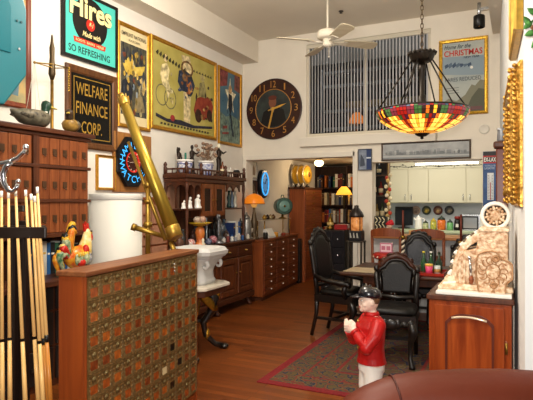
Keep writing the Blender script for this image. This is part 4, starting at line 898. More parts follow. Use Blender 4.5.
b = V((rx+.06, 8.08, rz)); t = thing('drum_lantern', 'dark green round drum lantern with brass boss on the display riser', 'lantern', b)
g = V((.62, -.78, 0)).normalized(); rt_ = V((0, 0, 1)).rotation_difference(g).to_matrix(); GM = pm('#3f5c52', .4, .4, .2, 15); cc = b + V((0, 0, .21))
MB(GM).lathe([(.09, -.13), (.12, -.12), (.132, -.1), (.132, .1), (.14, .105), (.14, .13), (.125, .135)], cc, 28, rot=rt_).build('drum', t)
MB(pm('#6f9a90', .15, coat=.5)).lathe([(.125, .128), (.07, .14), (0, .143)], cc, 24, rot=rt_).build('lens', t)
MB(BRASS).lathe([(.02, .141), (.016, .155), (0, .16)], cc, 12, rot=rt_).build('boss', t)
MB(BRASS_D).lathe([(.07, 0), (.07, .012), (.02, .03), (.02, .08)], b, 14).build('foot', t)
MB(GM).tube([cc + V((0, -.06, .14)), cc + V((0, -.04, .18)), cc + V((0, .04, .18)), cc + V((0, .06, .14))], .008, 8).build('handle', t)
# tray of papers, amber cup, tin on the chest
b = V((chx(7.5)-.03, 7.5, CT)); t = thing('paper_tray', 'white sloping paper holder on the brown chest under the display riser', 'paper holder', b)
MB(pm('#d8d5cf', .4)).prism([(0, 0), (.1, 0), (.1, .02), (.03, .14), (0, .14)], Fr((b.x-.09, b.y-.12, b.z), (1, 0, 0), (0, 0, 1), (0, 1, 0)), 0, .26).build('body', t, .006)
MB(pm('#f0ece2', .6)).prism([(.028, .146), (.098, .03), (.1, .033), (.03, .15)], Fr((b.x-.088, b.y-.1, b.z), (1, 0, 0), (0, 0, 1), (0, 1, 0)), 0, .22).build('paper', t)
for k, (y, c, h, n, lab) in enumerate(((7.75, '#c98a2c', .08, 'cup', 'small amber glass cup at the chest front'), (7.87, '#b9b2a6', .06, 'tin', 'pale round tin beside the amber cup'), (8.12, '#8d3a28', .05, 'box', 'low reddish round box near the chest end'), (7.27, '#25221f', .1, 'jar', 'black squat jar by the amber lamp foot'))):
    b = V((chx(y)-.045, y, CT)); MB(pm(c, .25)).lathe([(.03, 0), (.036, .01), (.036, h*.8), (.03, h), (.02, h)], b, 16).solo({'cup': 'glass_cup', 'tin': 'round_tin', 'box': 'round_box', 'jar': 'squat_jar'}[n], lab, n)
# left wall of the back room: neon oval and two small frames
p = onX(261, 184, -3.85); fr = FL(p.y, p.z)
t = thing('neon_oval_clock', 'oval black wall clock glowing with blue neon in the passage', 'clock', fr.p(0, -.25))
MB(pm('#14161c', .3)).prism(circ(0, 0, .17, 32, .235), fr, 0, .07).build('case', t, .01)
o1 = circ(0, 0, .125, 36, .185); 
MB(NB).tube([fr.p(a, b_, .08) for a, b_ in o1], .011, 8, close=True).build('neon_tube', t)
m = MB(pm('#3f7fb0', .4, ec='#3a90d0', emit=.35)).prism(circ(0, 0, .105, 32, .16), fr, .07, .074)
m.mat(pm('#10151c', .4))
for k in range(12): m.bar(fr.p(.08*math.cos(k*PI/6), .125*math.sin(k*PI/6), .076), fr.p(.096*math.cos(k*PI/6), .148*math.sin(k*PI/6), .076), .014, .004)
m.build('dial', t)
m = MB(pm('#10151c', .4)).bar(fr.p(0, 0, .078), fr.p(.05, .09, .078), .016, .004).bar(fr.p(0, 0, .078), fr.p(-.075, .03, .078), .012, .004); m.build('clock_hand', t)
def art_small(c1, c2):
    def f(mb, g, W, Hh):
        sheet(mb, g, W, Hh, pm(c1, .6)); blob(mb, g, W, Hh, [(.2, .15), (.8, .15), (.75, .6), (.5, .85), (.25, .6)], pm(c2, .6), 0)
    return f
p = onX(250, 178, -3.85); picture('small_picture', 'small pale portrait print hanging above the amber lamp', 'picture', FL(p.y, p.z-.0), .22, .27, .02, .02, pm('#b9b2a0', .4), art_small('#d9d2c0', '#8c7358'))
p = onX(249.5, 194, -3.85); picture('small_picture', 'small dark framed picture hanging lower beside the amber lamp', 'picture', FL(p.y, p.z-.02), .24, .24, .03, .02, WOOD_D, art_small('#4a3a2e', '#6d5c48'))
# ================================================================ BACK ROOM
t = thing('filing_cabinet', 'tall reddish wood filing cabinet with slatted front in the passage', 'cabinet', (-3.68, 9.3, 0))
MB(wood('#8a4422', '#a85c30', 'z')).box(-3.83, -3.53, 9.0, 9.93, 0, 1.70).build('body', t, .005)
MB(WOOD_DY).box(-3.84, -3.51, 8.98, 9.95, 1.70, 1.735).build('top', t, .006)
for k in range(16):
    d = MB(wood('#6e3519', '#8e4c26', 'y')).box(-3.53, -3.515, 9.03, 9.9, .06+k*.102, .152+k*.102).build('drawer', t, .004)
    MB(BRASS_D).bar((-3.508, 9.4, .11+k*.102), (-3.508, 9.48, .11+k*.102), .01, .02).build('pull', d)
for k, u in enumerate((287.5, 295.5, 303.5)):
    b = V((-3.775 + k*.11, 9.2, 1.737)); n_ = V((.98, -.12, 0)).normalized(); rt_ = V((0, 0, 1)).rotation_difference(n_).to_matrix()
    t = thing('glowing_dish', ['leftmost glowing gold domed dish on the filing cabinet', 'middle glowing gold domed dish on the filing cabinet', 'rightmost glowing gold domed dish on the filing cabinet'][k], 'dish', b, 'gold dishes on the filing cabinet'); cc = b + V((0, 0, .235))
    MB(pm('#c9b99a', .3, .5)).lathe([(.0, -.02), (.165, -.015), (.19, .0), (.19, .01), (.17, .01)], cc, 28, rot=rt_).build('rim', t)
    MB(pm('#c98a1c', .3, .4, h2='#f0c040', vs=9, ec='#ffb030', emit=.18)).lathe([(.17, .01), (.14, .03), (.08, .045), (0, .05)], cc, 24, rot=rt_).build('dome', t)  # weak emission paints lit brightness into the gold dome
    MB(pm('#6d3d14', .4)).lathe([(.05, .046), (.03, .055), (0, .06)], cc, 12, rot=rt_).build('boss', t)
    MB(BLACK).lathe([(.05, 0), (.05, .012), (.02, .03), (.02, .06)], b, 12).build('stand', t)
for k, dy in enumerate((.0, .1, .2)):
    b = V((-3.76+dy, 9.01, 1.737)); MB(pm('#a7a39a', .3, .3)).lathe([(.02, 0), (.024, .03), (.014, .05), (.018, .07), (0, .08)], b, 10).solo('small_cup', f'tiny pale cup before the {["leftmost","middle","rightmost"][k]} gold dish', 'cup', 'cups before the gold dishes')
# bookcase
BX0, BX1, BY = -3.84, -2.5, 10.4
bc = thing('bookcase', 'dark bookcase full of books at the end of the passage', 'bookcase', (-3.17, 10.55, 0)); DB = wood('#24140c', '#3a2113', 'z')
m = MB(DB); m.box(BX0, BX1, BY+.28, BY+.3, 0, 2.2)
for x in (BX0, -3.18, BX1-.03): m.box(x, x+.03, BY, BY+.28, 0, 2.2)
m.build('body', bc); shz = [.08, .42, .74, 1.04, 1.4, 1.76]
for z in shz: MB(DB).box(BX0+.03, BX1-.03, BY, BY+.28, z-.025, z).build('shelf', bc)
cn = list(BOOKC.keys()); sn = ['lowest', 'second lowest', 'third', 'fourth', 'fifth', 'top']
for si, z in enumerate(shz):
    if si < 1: continue
    for bay, (xa, xb) in enumerate(((BX0+.04, -3.2), (-3.14, BX1-.04))):
        
        a = 0; k = 0; fr = Fr((xa, BY+.02, z+.001), (1, 0, 0), (0, 0, 1), (0, -1, 0))
        while a < xb - xa - .05 and k < 14:
            w_ = R.choice([.03, .038, .045, .052]); c = R.choice(cn if R.random() < .75 else ['brown', 'maroon', 'tan', 'cream'])
            if R.random() < .08: a += .05; continue
            book(fr, a, w_, R.uniform(.2, .28), .2, c, f'{c} book on the {sn[si]} shelf of the {["left", "right"][bay]} bookcase bay, {nth(k)} from the left', f'books on the {sn[si]} shelf of the {["left", "right"][bay]} bookcase bay'); a += w_ + .002; k += 1
# small yellow lamp and a red box on the bookcase side
b = colY(344, 9.9, 0); t = thing('floor_lamp', 'slim floor lamp with glowing yellow shade before the bookcase', 'lamp', b)
MB(BLACK).lathe([(.13, 0), (.13, .02), (.02, .04), (.012, .06), (.012, 1.6)], b, 16).build('pole', t); MB(pm('#e0a030', .5, ec='#ffb43c', emit=1.3)).lathe([(.16, 1.6), (.12, 1.68), (.05, 1.76), (.045, 1.76), (.11, 1.67)], b, 20).build('lamp_shade', t); MB(pm('#e8c47a', .4)).cyl(b+V((.1, 0, 1.42)), b+V((.1, 0, 1.62)), .02).build('glass_drop', t)
# passage ceiling light
p = onZ(319, 161, 2.2); p_globe = p.copy(); b = V((p.x, p.y, 0)); t = thing('ceiling_globe', 'small round glowing globe light on the passage ceiling', 'ceiling light', (p.x, p.y, 2.25))
MB(pm('#c9b88c', .4)).lathe([(.06, 2.25), (.075, 2.235), (.07, 2.21)], b, 18).build('fitting', t); MB(pm('#fff0c8', .4, ec='#ffe6b0', emit=4)).ball(b+V((0, 0, 2.165)), (.085, .085, .06), 16).build('globe', t)
# black low drawer cabinet with silver knobs
c0 = onZ(327, 268, 0.0)
t = thing('black_drawer_unit', 'black low drawer cabinet with silver knobs in the passage', 'cabinet', (-2.57, 7.9, 0)); xx, yy = -2.57, 7.72
MB(pm('#17161a', .35)).box(xx-.19, xx+.19, yy, yy+.45, .0, 1.04).build('body', t, .006)
for r_ in range(4):
    for c_ in range(2):
        d = MB(pm('#1f1e22', .3)).box(xx-.18+c_*.183, xx-.003+c_*.183, yy-.015, yy, .05+r_*.245, .285+r_*.245).build('drawer', t, .005); MB(SILVER).ball((xx-.092+c_*.183, yy-.025, .17+r_*.245), .018, 10).build('knob', d)
b = V((xx-.1, yy+.2, 1.042)); t = thing('small_lantern', 'small brass and dark lantern on the black drawer cabinet', 'lantern', b); MB(BRASS_D).lathe([(.06, 0), (.06, .03), (.04, .05), (.05, .12), (.03, .18), (.012, .2), (.012, .25)], b, 14).build('body', t); MB(pm('#d8b870', .2)).lathe([(.052, .06), (.055, .11)], b, 14).build('glass', t)
b = V((xx+.08, yy+.25, 1.042)); t = thing('red_box', 'red box lying on the black drawer cabinet', 'box', b); MB(pm('#a82a2a', .4)).box(b.x-.1, b.x+.1, b.y-.1, b.y+.1, b.z, b.z+.08).build('body', t, .006); MB(pm('#d9d4c8', .5)).box(b.x-.08, b.x+.103, b.y-.04, b.y+.04, b.z+.02, b.z+.0815).build('paper_band', t)
# peanut warmer on its stand beside the pier
b = colY(356.5, 6.75, 0); D_ = CS*b.y - SN*b.x; hz = lambda y: EYE + (200-y)/530*D_
t = thing('plant_stand', 'slim dark metal stand with shelf in front of the white pier', 'stand', b); DKM = pm('#3a352c', .4, .5)
zt = hz(240.5); MB(DKM).box(b.x-.1, b.x+.1, b.y-.1, b.y+.1, zt-.02, zt).build('top', t, .004)
MB(DKM).box(b.x-.09, b.x+.09, b.y-.09, b.y+.09, .3, .315).build('shelf', t)
for sx in (-1, 1):
    for sy in (-1, 1): MB(DKM).bar((b.x+sx*.085, b.y+sy*.085, 0), (b.x+sx*.085, b.y+sy*.085, zt-.02), .02, .02).build('leg', t)
b = V((b.x, b.y, zt)); s_ = D_/530
t = thing('peanut_warmer', 'dark domed peanut warmer with orange glowing glass on the slim stand', 'nut warmer', b)
m = MB(pm('#1c1a1c', .35)).box(b.x-.085, b.x+.085, b.y-.085, b.y+.085, zt, zt+10*s_).build('base', t, .008)
m = MB(pm('#a8a49a', .5)); g = Fr((b.x-.085, b.y-.085, zt), (1, 0, 0), (0, 0, 1), (0, -1, 0)); [m.poly([(.02+.045*q, 3*s_), (.045+.045*q, 3*s_), (.03+.045*q, 8*s_), (.018+.045*q, 8*s_)], g, .001) for q in range(3)]; m.build('white_mark', t)
MB(pm('#9a5226', .2, h2='#e8b070', vs=16, emit=.2, ec='#ff9040')).lathe([(.075, 10*s_), (.08, 12*s_), (.08, 22*s_), (.075, 23.5*s_)], b, 20).build('glass', t)
MB(pm('#2a2320', .35, .4)).lathe([(.095, 23.5*s_), (.095, 25*s_), (.08, 28*s_), (.05, 31*s_), (.03, 33*s_), (.03, 35*s_), (0, 35.5*s_)], b, 20).build('dome_lid', t)
m = MB(pm('#2a2320', .35, .4))
for k in range(4): a = PI/4+k*PI/2; m.cyl(b+V((.088*math.cos(a), .088*math.sin(a), 10*s_)), b+V((.088*math.cos(a), .088*math.sin(a), 24*s_)), .006, n=6)
m.build('corner_post', t)
# small sign on the pier
def art_pier(mb, g, W, Hh):
    sheet(mb, g, W, Hh, pm('#8f98a6', .5, h2='#5f6c80', vs=12)); blob(mb, g, W, Hh, [(.62, 0), (1, 0), (1, 1), (.62, 1)], pm('#1c3260', .5), 0); blob(mb, g, W, Hh, [(.62, .55), (1, .55), (1, .62), (.62, .62)], pm('#c9d2dc', .5), 1); blob(mb, g, W, Hh, [(.08, .15), (.5, .2), (.45, .5), (.15, .8)], pm('#3c4452', .5), 1)
p = onY(358.5, 170.5, 7.2); picture('small_sign', 'small grey and navy picture sign on the white pier', 'sign', FB(p.x, p.z, 7.195), .19, .295, .012, .02, pm('#4a5260', .4), art_pier)
# ================================================================ KITCHEN
KY = 8.8; KC = pm('#d2ccb2', .45)
ku = thing('wall_cabinets', 'long run of cream kitchen wall cabinets above the counter', 'kitchen cabinet', (-1.25, 8.95, 1.45))
MB(KC).box(-2.05, -.40, KY, 9.1, 1.45, 2.29).build('body', ku, .003)
for a, b_, hs in ((-2.04, -1.64, 1), (-1.63, -1.32, 0), (-1.31, -.75, 1), (-.74, -.41, 0)):
    d = MB(KC).box(a, b_, KY-.018, KY, 1.46, 2.0).build('door', ku, .004)
    x = b_-.04 if hs else a+.05
    MB(SILVER).tube([(x, KY-.018, 1.5), (x, KY-.04, 1.51), (x, KY-.04, 1.58), (x, KY-.018, 1.59)], .006, 6).build('handle', d)
MB(KC).box(-2.05, -.40, KY-.02, KY, 2.005, 2.29).build('fascia', ku)
iv = MB(pm('#2a2a24', .6)); 
for k in range(34):
    x = -2.0 + k*.047; z = 2.045 + .018*math.sin(k*1.3); a = k*2.1
    iv.bar((x-.02*math.cos(a), KY-.024, z-.012*math.sin(a)), (x+.024*math.cos(a), KY-.024, z+.014*math.sin(a)), .009, .005)
    if k % 3 == 0: iv.ball((x, KY-.025, z+.015), (.012, .004, .008), 6)
iv.tube([(-2.02 + k*.08, KY-.024, 2.045+.012*math.sin(k)) for k in range(20)], .004, 5); iv.solo('vine_border', 'black wrought vine border running along the top of the cream cabinets', 'border trim')
tl = thing('fluorescent_tube', 'white fluorescent strip light under the kitchen opening head', 'strip light', (-.95, 7.33, 1.97)); 
p0, p1 = onY(414, 164, 7.33), onY(480, 163, 7.33)
MB(pm('#e8e4d8', .4)).box(p0.x, p1.x, 7.28, 7.38, 1.995, 2.02).build('housing', tl, .004); MB(pm('#fffbe8', .4, emit=5)).cyl((p0.x+.02, 7.33, 1.983), (p1.x-.02, 7.33, 1.983), .014).build('tube', tl)
CZ = 1.03; kt = thing('kitchen_counter', 'pale green kitchen counter against the back kitchen wall', 'counter', (-1.1, 8.8, 0))
MB(pm('#b9c6a4', .35)).box(-2.17, .05, 8.45, 9.09, .99, CZ).build('countertop', kt, .006); MB(KC).box(-2.17, .05, 8.5, 9.09, 0, .99).build('base_unit', kt)
for k in range(4): d = MB(KC).box(-2.15+k*.53, -1.65+k*.53, 8.482, 8.5, .1, .95).build('door', kt, .004); MB(SILVER).cyl((-1.7+k*.53, 8.47, .8), (-1.7+k*.53, 8.47, .9), .007, n=6).build('handle', d)
# plates on the wall
pc = [('#a98f80', '#5f4c44', 'plain brownish plate, leftmost of four on the kitchen wall'), ('#2f3a2c', '#d8b84a', 'dark rimmed plate with yellow centre, second of four on the kitchen wall'), ('#5a2a20', '#d9b27a', 'brown red rimmed plate, third of four on the kitchen wall'), ('#2a2c30', '#a8987c', 'black rimmed plate, rightmost of four on the kitchen wall')]
for (c1, c2, lab), u in zip(pc, (416, 426.5, 438, 449.3)):
    p = onY(u, 210.3, 9.08); t = thing('wall_plate', lab, 'plate', (p.x, 9.09, p.z-.07), 'plates on the kitchen wall'); rt_ = Matrix.Rotation(PI/2, 3, 'X')
    MB(pm(c1, .3)).lathe([(.0, -.005), (.05, 0), (.075, .012), (.074, .018), (.05, .008)], (p.x, 9.085, p.z), 24, rot=rt_).build('rim', t); MB(pm(c2, .3, h2=c1, vs=22)).lathe([(.052, .0075), (.03, .009), (0, .009)], (p.x, 9.085, p.z), 20, rot=rt_).build('centre', t)
# counter things
def cb(u, y=8.7): b = colY(u, y, CZ+.001); return b
D9 = lambda b: (CS*b.y - SN*b.x)/530
b = cb(404, 8.95); k = D9(b); t = thing('television', 'small black flat television on the kitchen counter', 'television', b)
MB(BLACK).box(b.x-.145, b.x+.145, b.y-.02, b.y+.02, b.z+.05, b.z+.05+18.5*k).build('body', t, .006); MB(pm('#23262b', .12)).box(b.x-.13, b.x+.13, b.y-.022, b.y-.02, b.z+.065, b.z+.03+18*k).build('screen', t); MB(BLACK).lathe([(.09, 0), (.09, .012), (.025, .02), (.02, .06)], b, 16, sx=1.1, sy=.7).build('stand', t)
b = cb(418.5); t = thing('electric_kettle', 'white jug kettle on the kitchen counter beside the television', 'kettle', b); MB(PORC).lathe([(.06, 0), (.065, .02), (.05, .15), (.042, .19)], b, 18).build('body', t); MB(PORC).lathe([(.042, .19), (.03, .205), (.01, .21), (.012, .225), (0, .23)], b, 14).build('lid', t); MB(PORC).tube([b+V((.045, 0, .18)), b+V((.09, 0, .17)), b+V((.095, 0, .1)), b+V((.058, 0, .05))], .01, 8).build('handle', t); MB(PORC).tube([b+V((-.04, 0, .15)), b+V((-.075, 0, .185))], [.02, .01], 8).build('spout', t)
def jar(u, c, h, r, lab, lidc, c2=None, band=None):
    b = cb(u); t = thing('storage_jar', lab, 'jar', b, 'storage jars on the kitchen counter')
    MB(pm(c, .2, h2=c2, vs=30, coat=.5)).lathe([(r*.9, 0), (r, .01), (r, h*.62), (r*.8, h*.7)], b, 18).build('body', t); MB(pm(lidc, .3)).lathe([(r*.9, h*.7), (r*.92, h*.76), (r*.5, h*.84), (r*.2, h*.9), (r*.25, h*.96), (0, h)], b, 14).build('lid', t)
jar(425.5, '#6f8a5c', .15, .045, 'small green jar with dark lid left of the yellow jar', '#3a4030', '#c9c49a')
jar(433.5, '#cdb93c', .19, .05, 'yellow green jar left of the tall orange jar', '#b8a23a', '#7d9040')
jar(441.5, '#d9752a', .23, .065, 'tall orange jar with black knobbed lid on the counter', '#26312a', '#c9581a')
jar(450, '#4f9a5c', .17, .05, 'green jar right of the tall orange jar', '#2f4034', '#7ab070')
b = cb(457.5); t = thing('coffee_grinder', 'black and dark red grinder on the counter right of the green jar', 'coffee grinder', b); MB(BLACK).lathe([(.05, 0), (.055, .02), (.05, .13), (.035, .17)], b, 16).build('body', t); MB(pm('#7a1f1c', .3)).lathe([(.036, .17), (.05, .19), (.04, .215), (0, .22)], b, 16).build('cap', t); MB(pm('#d8d4ca', .4)).box(b.x-.02, b.x+.02, b.y-.058, b.y-.05, b.z+.05, b.z+.1).build('paper_label', t)
b = cb(472, 8.75); k = D9(b); t = thing('microwave_oven', 'silver microwave oven with dark door at the right of the counter', 'microwave', b); MB(SILVER).box(b.x-.15, b.x+.25, b.y-.12, b.y+.2, b.z, b.z+16*k).build('body', t, .006); MB(BLACK).box(b.x-.135, b.x+.1, b.y-.126, b.y-.12, b.z+.02, b.z+14.5*k).build('door', t, .003); MB(pm('#b7bcc0', .15, .7)).box(b.x-.115, b.x+.08, b.y-.129, b.y-.126, b.z+.04, b.z+13*k).build('door_window', t); MB(pm('#d8d8d4', .4)).box(b.x+.12, b.x+.23, b.y-.124, b.y-.12, b.z+.03, b.z+14*k).build('control_panel', t)
# breakfast bar filling the opening
bb = thing('breakfast_bar', 'white fronted breakfast bar with wooden top in the kitchen opening', 'breakfast bar', (-1.12, 7.3, 0))
MB(pm('#d9d9d6', .5)).box(-1.82, -.43, 7.27, 7.38, 0, .98).build('front_panel', bb); MB(wood('#a0663a', '#bd8450', 'x')).box(-1.82, -.43, 7.12, 7.62, .98, 1.02).build('countertop', bb, .008)
for x in (-1.5, -1.12, -.75): MB(pm('#cfcfcc', .5)).box(x-.02, x+.02, 7.262, 7.27, .02, .97).build('panel_strip', bb)
# striped basket, hanging bottles and strings on the left of the opening
b = colY(379, 7.4, 1.021); t = thing('striped_bag', 'black and cream diagonal striped gift bag on the breakfast bar', 'bag', b)
x0, x1 = b.x-.1, b.x+.1; h_ = .25; m = MB(pm('#1d1b18', .5)).loft([[V((x, y, b.z+z)) for x, y in ((x0-e, b.y-.05-e), (x1+e, b.y-.05-e), (x1+e, b.y+.05+e), (x0-e, b.y+.05+e))] for z, e in ((0, 0), (h_, .012))], smooth=False); m.build('body', t)
m = MB(pm('#d8cfa8', .5)); g = Fr((x0, b.y-.0625, b.z), (1, 0, 0), (0, 0, 1), (0, -1, 0))
for r_ in range(5):
    for c_ in range(4):
        a = .004+c_*.05; z = .01+r_*.048; s__ = 1 if r_ % 2 else -1
        m.poly([(a+ (0 if s__ > 0 else .03), z), (a+(.015 if s__ > 0 else .045), z), (a+(.045 if s__ > 0 else .015), z+.04), (a+(.03 if s__ > 0 else 0), z+.04)], g, .0015)
m.build('stripe', t)
sk = thing('hanging_shelf', 'narrow dark shelf with bottles at the left of the kitchen opening', 'shelf', (-1.85, 7.75, 1.25))
kx0 = -2.06; kx1 = -1.86; ky = 7.72
MB(pm('#2a211a', .5)).box(kx0, kx1+.14, ky+.12, ky+.14, 1.2, 2.1).build('back_panel', sk)
for z in (1.2, 1.55, 1.85): MB(pm('#4a3524', .5)).box(kx0, kx1+.14, ky, ky+.12, z, z+.02).build('shelf_board', sk)
MB(pm('#6a5138', .5)).box(kx1+.12, kx1+.14, ky, ky+.13, 1.2, 2.15).build('side_panel', sk)
for k, (x, z, h, c, lab) in enumerate(((-2.0, 1.871, .2, '#15181f', 'dark bottle on the upper narrow shelf'), (-1.87, 1.871, .17, '#20303a', 'blue black bottle on the upper narrow shelf'), (-1.94, 1.571, .24, '#1a1512', 'black tall bottle on the middle narrow shelf'), (-1.84, 1.571, .2, '#7a2a22', 'red bottle on the middle narrow shelf'), (-2.0, 1.221, .26, '#8a2b20', 'red tall bottle on the lowest narrow shelf'), (-1.9, 1.221, .22, '#8d6d2c', 'amber bottle on the lowest narrow shelf'), (-1.82, 1.221, .24, '#3a4428', 'olive bottle on the lowest narrow shelf'))):
    b = V((x, ky+.06, z)); t = thing('shelf_bottle', lab, 'bottle', b, 'bottles on the narrow kitchen shelf'); MB(pm(c, .15, coat=.5)).lathe([(.03, 0), (.034, .01), (.034, h*.6), (.012, h*.75), (.012, h)], b, 14).build('body', t); MB(pm('#d9c9a0', .6)).lathe([(.0346, h*.2), (.0346, h*.5)], b, 14).build('paper_label', t)
t = thing('pepper_string', 'string of pale dried garlic and peppers hanging at the kitchen opening', 'dried food string', (-1.66, 7.62, 1.25)); b = V((-1.70, 7.62, 0))
MB(pm('#b99a5c', .7)).tube([b+V((0, 0, 2.02)), b+V((.01, 0, 1.6)), b+V((0, 0, 1.2))], .006, 6).build('cord', t)
for k in range(16):
    a = k*2.4; MB(pm(['#e0d4b0', '#b8402a', '#d9b870', '#e8dcc0'][k % 4], .5)).ball(b + V((.03*math.cos(a), .03*math.sin(a), 1.86-k*.042)), (.028, .028, .03), 8).build('bulb', t)
b = colY(390, 7.35, 1.021); t = thing('knit_doll', 'small doll with a red cap sitting on the breakfast bar by the striped bag', 'doll', b)
MB(pm('#c9bdb0', .7, h2='#3a3a40', vs=30)).ball(b+V((.02, 0, .045)), (.09, .06, .045)).ball(b+V((-.02, 0, .085)), (.05, .045, .05)).build('body', t); MB(pm('#e3c8b0', .6)).ball(b+V((0, -.02, .125)), (.04, .04, .035)).build('head', t); MB(pm('#c2202a', .7)).loft([[b + V((dx+r1*math.cos(2*PI*q/12), r1*math.sin(2*PI*q/12)*.9-.015, z)) for q in range(12)] for z, r1, dx in ((.135, .055, 0), (.15, .06, 0), (.175, .045, .005), (.2, .02, .02), (.21, .005, .03))]).build('cap', t)
for k, (u, y, c, h, lab) in enumerate(((397, 7.4, '#8a6a3a', .08, 'brown mug on the breakfast bar'), (412, 7.35, '#c9a36a', .07, 'tan bowl on the breakfast bar'), (421, 7.4, '#d8c49a', .06, 'cream bowl on the breakfast bar'), (432, 7.45, '#a4572c', .07, 'rust coloured mug on the breakfast bar'))):
    b = colY(u, y, 1.021); m = MB(pm(c, .3)).lathe([(.03, 0), (.04, .01), (.045, h), (.04, h), (.034, .015), (0, .012)], b, 16); m.tube([b+V((.043, 0, h*.8)), b+V((.07, 0, h*.6)), b+V((.043, 0, h*.25))], .006, 6) if 'mug' in lab else None; m.solo('mug' if 'mug' in lab else 'bowl', lab, 'mug' if 'mug' in lab else 'bowl')
# ================================================================ BACK WALL
# portrait clock
pc_ = onY(273.7, 109, 7.2); fr = FB(pc_.x, pc_.z); rr = .455
t = thing('portrait_clock', 'large round dark wall clock with a painted portrait and gold numerals', 'clock', fr.p(0, -rr))
MB(pm('#2a1512', .35, h2='#3a1c16', vs=10)).prism(circ(0, 0, rr, 48), fr, 0, .035).build('case', t, .01)
MB(pm('#26292a', .4, h2='#38403c', vs=8)).prism(circ(0, 0, rr*.63, 40), fr, .035, .038).build('dial', t)
m = MB(pm('#15110f', .5)).poly([(-.2, -.2), (-.1, -.26), (.1, -.26), (.21, -.18), (.17, -.02), (.06, .03), (-.06, .02), (-.16, -.04)], fr, .0386); m.mat(pm('#7a4a34', .5)).poly(circ(-.01, .1, .062, 16, .085), fr, .0392); m.mat(pm('#5a2a1c', .5)).poly(circ(-.01, .165, .07, 14, .035), fr, .0397); m.mat(pm('#8c7a60', .5)).poly([(-.05, .02), (.03, .02), (.01, -.05), (-.02, -.05)], fr, .0397); m.build('portrait', t)
GN = pm('#b3803c', .4, .4)
m = MB(GN).tube([fr.p(a, b_, .038) for a, b_ in circ(0, 0, rr*.64, 40)], .007, 6, close=True).build('gold_ring', t)
for k in range(1, 13):
    m = MB(GN); a = PI/2 - k*PI/6; x, y = rr*.81*math.cos(a), rr*.81*math.sin(a); w_ = .055 if k < 10 else .085; hh = .1
    if k == 1: w_ = .022
    write(m, str(k), fr, x-w_/2, y-hh/2, w_, hh, .0362, .0); m.build('numeral', t)
m = MB(pm('#d6a548', .3, .5)); a1 = math.radians(-104); a2 = math.radians(17); 
m.prism([(-.012, 0), (.3*math.cos(a1)-.014, .3*math.sin(a1)), (.3*math.cos(a1)+.012, .3*math.sin(a1)), (.014, 0)], fr, .042, .045); m.prism([(0, -.014), (.12*math.cos(a2), .12*math.sin(a2)-.02), (.23*math.cos(a2), .23*math.sin(a2)), (.12*math.cos(a2), .12*math.sin(a2)+.012), (0, .012)], fr, .046, .049); m.prism([(0, -.01), (-.08, -.03), (-.08, -.015), (0, .008)], fr, .046, .049); m.prism(circ(0, 0, .025, 14), fr, .042, .052); m.build('clock_hand', t)
# panorama photograph
def art_pan(mb, g, W, Hh):
    sheet(mb, g, W, Hh, pm('#a7a9a8', .4, h2='#8f9292', vs=7)); Bq = lambda pts, h, l: blob(mb, g, W, Hh, pts, pm(h, .4), l)
    Bq([(0, 0), (1, 0), (1, .35), (.6, .28), (.3, .36), (0, .45)], '#7f8384', 0); Bq([(0, .12), (1, .1), (1, .2), (0, .26)], '#a7aaa9', 1)
    x = 0
    while x < .95:
        wd_ = R.uniform(.015, .05); h = .4 + R.uniform(0, .22); Bq([(x, .28), (x+wd_, .28), (x+wd_, h), (x, h)], R.choice(['#8b8f90', '#7d8284', '#9da0a0', '#b5b7b6']), 2); x += wd_*.8
picture('framed_panorama', 'long framed black and white panorama photograph above the kitchen opening', 'photograph', FB(-1.70, 2.03), 1.145, .245, .022, .02, pm('#4a3d34', .4), art_pan)
# christmas rail poster
def art_x(mb, g, W, Hh):
    sheet(mb, g, W, Hh, pm('#9fa8a6', .6, h2='#b3b6ac', vs=3)); Bq = lambda pts, h, l: blob(mb, g, W, Hh, pts, pm(h, .6), l)
    Bq([(0, .55), (1, .5), (1, .78), (0, .8)], '#8798a2', 0)
    Bq([(0, 0), (1, 0), (1, .42), (.9, .44), (.78, .36), (.7, .38), (.55, .24), (.35, .16), (.15, .2), (0, .14)], '#7d7c68', 1)
    Bq([(.55, 0), (1, 0), (1, .3), (.86, .32), (.7, .2)], '#565848', 2); Bq([(.1, 0), (.5, 0), (.45, .1), (.2, .14)], '#8f8a6c', 2); Bq([(.6, .02), (.95, .02), (.95, .07), (.6, .07)], '#6a4a4a', 3)
    for k in range(7): Bq([(.06+k*.09, .68+.01*math.sin(k*2)), (.14+k*.09, .7+.02*math.sin(k)), (.16+k*.09, .66), (.08+k*.09, .63)], ['#3f5168', '#55677a'][k % 2], 3)
    for k in range(3): Bq([(.1, .34-k*.035), (.4, .345-k*.035), (.4, .355-k*.035), (.1, .35-k*.035)], '#6d7474', 3)
    Bq(circ(.7, .62, .035, 12, .02), '#e8e6dc', 4)
    mb.mat(pm('#23303c', .6)); write(mb, 'Home for the', g, .05*W, .905*Hh, .62*W, .06*Hh, .004, .008, .3); mb.mat(pm('#b8281e', .5)); write(mb, 'CHRISTMAS', g, .05*W, .80*Hh, .9*W, .085*Hh, .004, .018)
    mb.mat(pm('#23303c', .6)); write(mb, 'NEW YEAR', g, .52*W, .755*Hh, .36*W, .03*Hh, .004, .01); mb.mat(pm('#4a545c', .6)); write(mb, 'FARES REDUCED', g, .08*W, .44*Hh, .84*W, .055*Hh, .0045, .006)
picture('framed_poster', 'framed christmas fares poster high on the back wall right of the loft window', 'poster', FB(-.945, 2.59), .59, .98, .045, .03, GOLD_B, art_x)
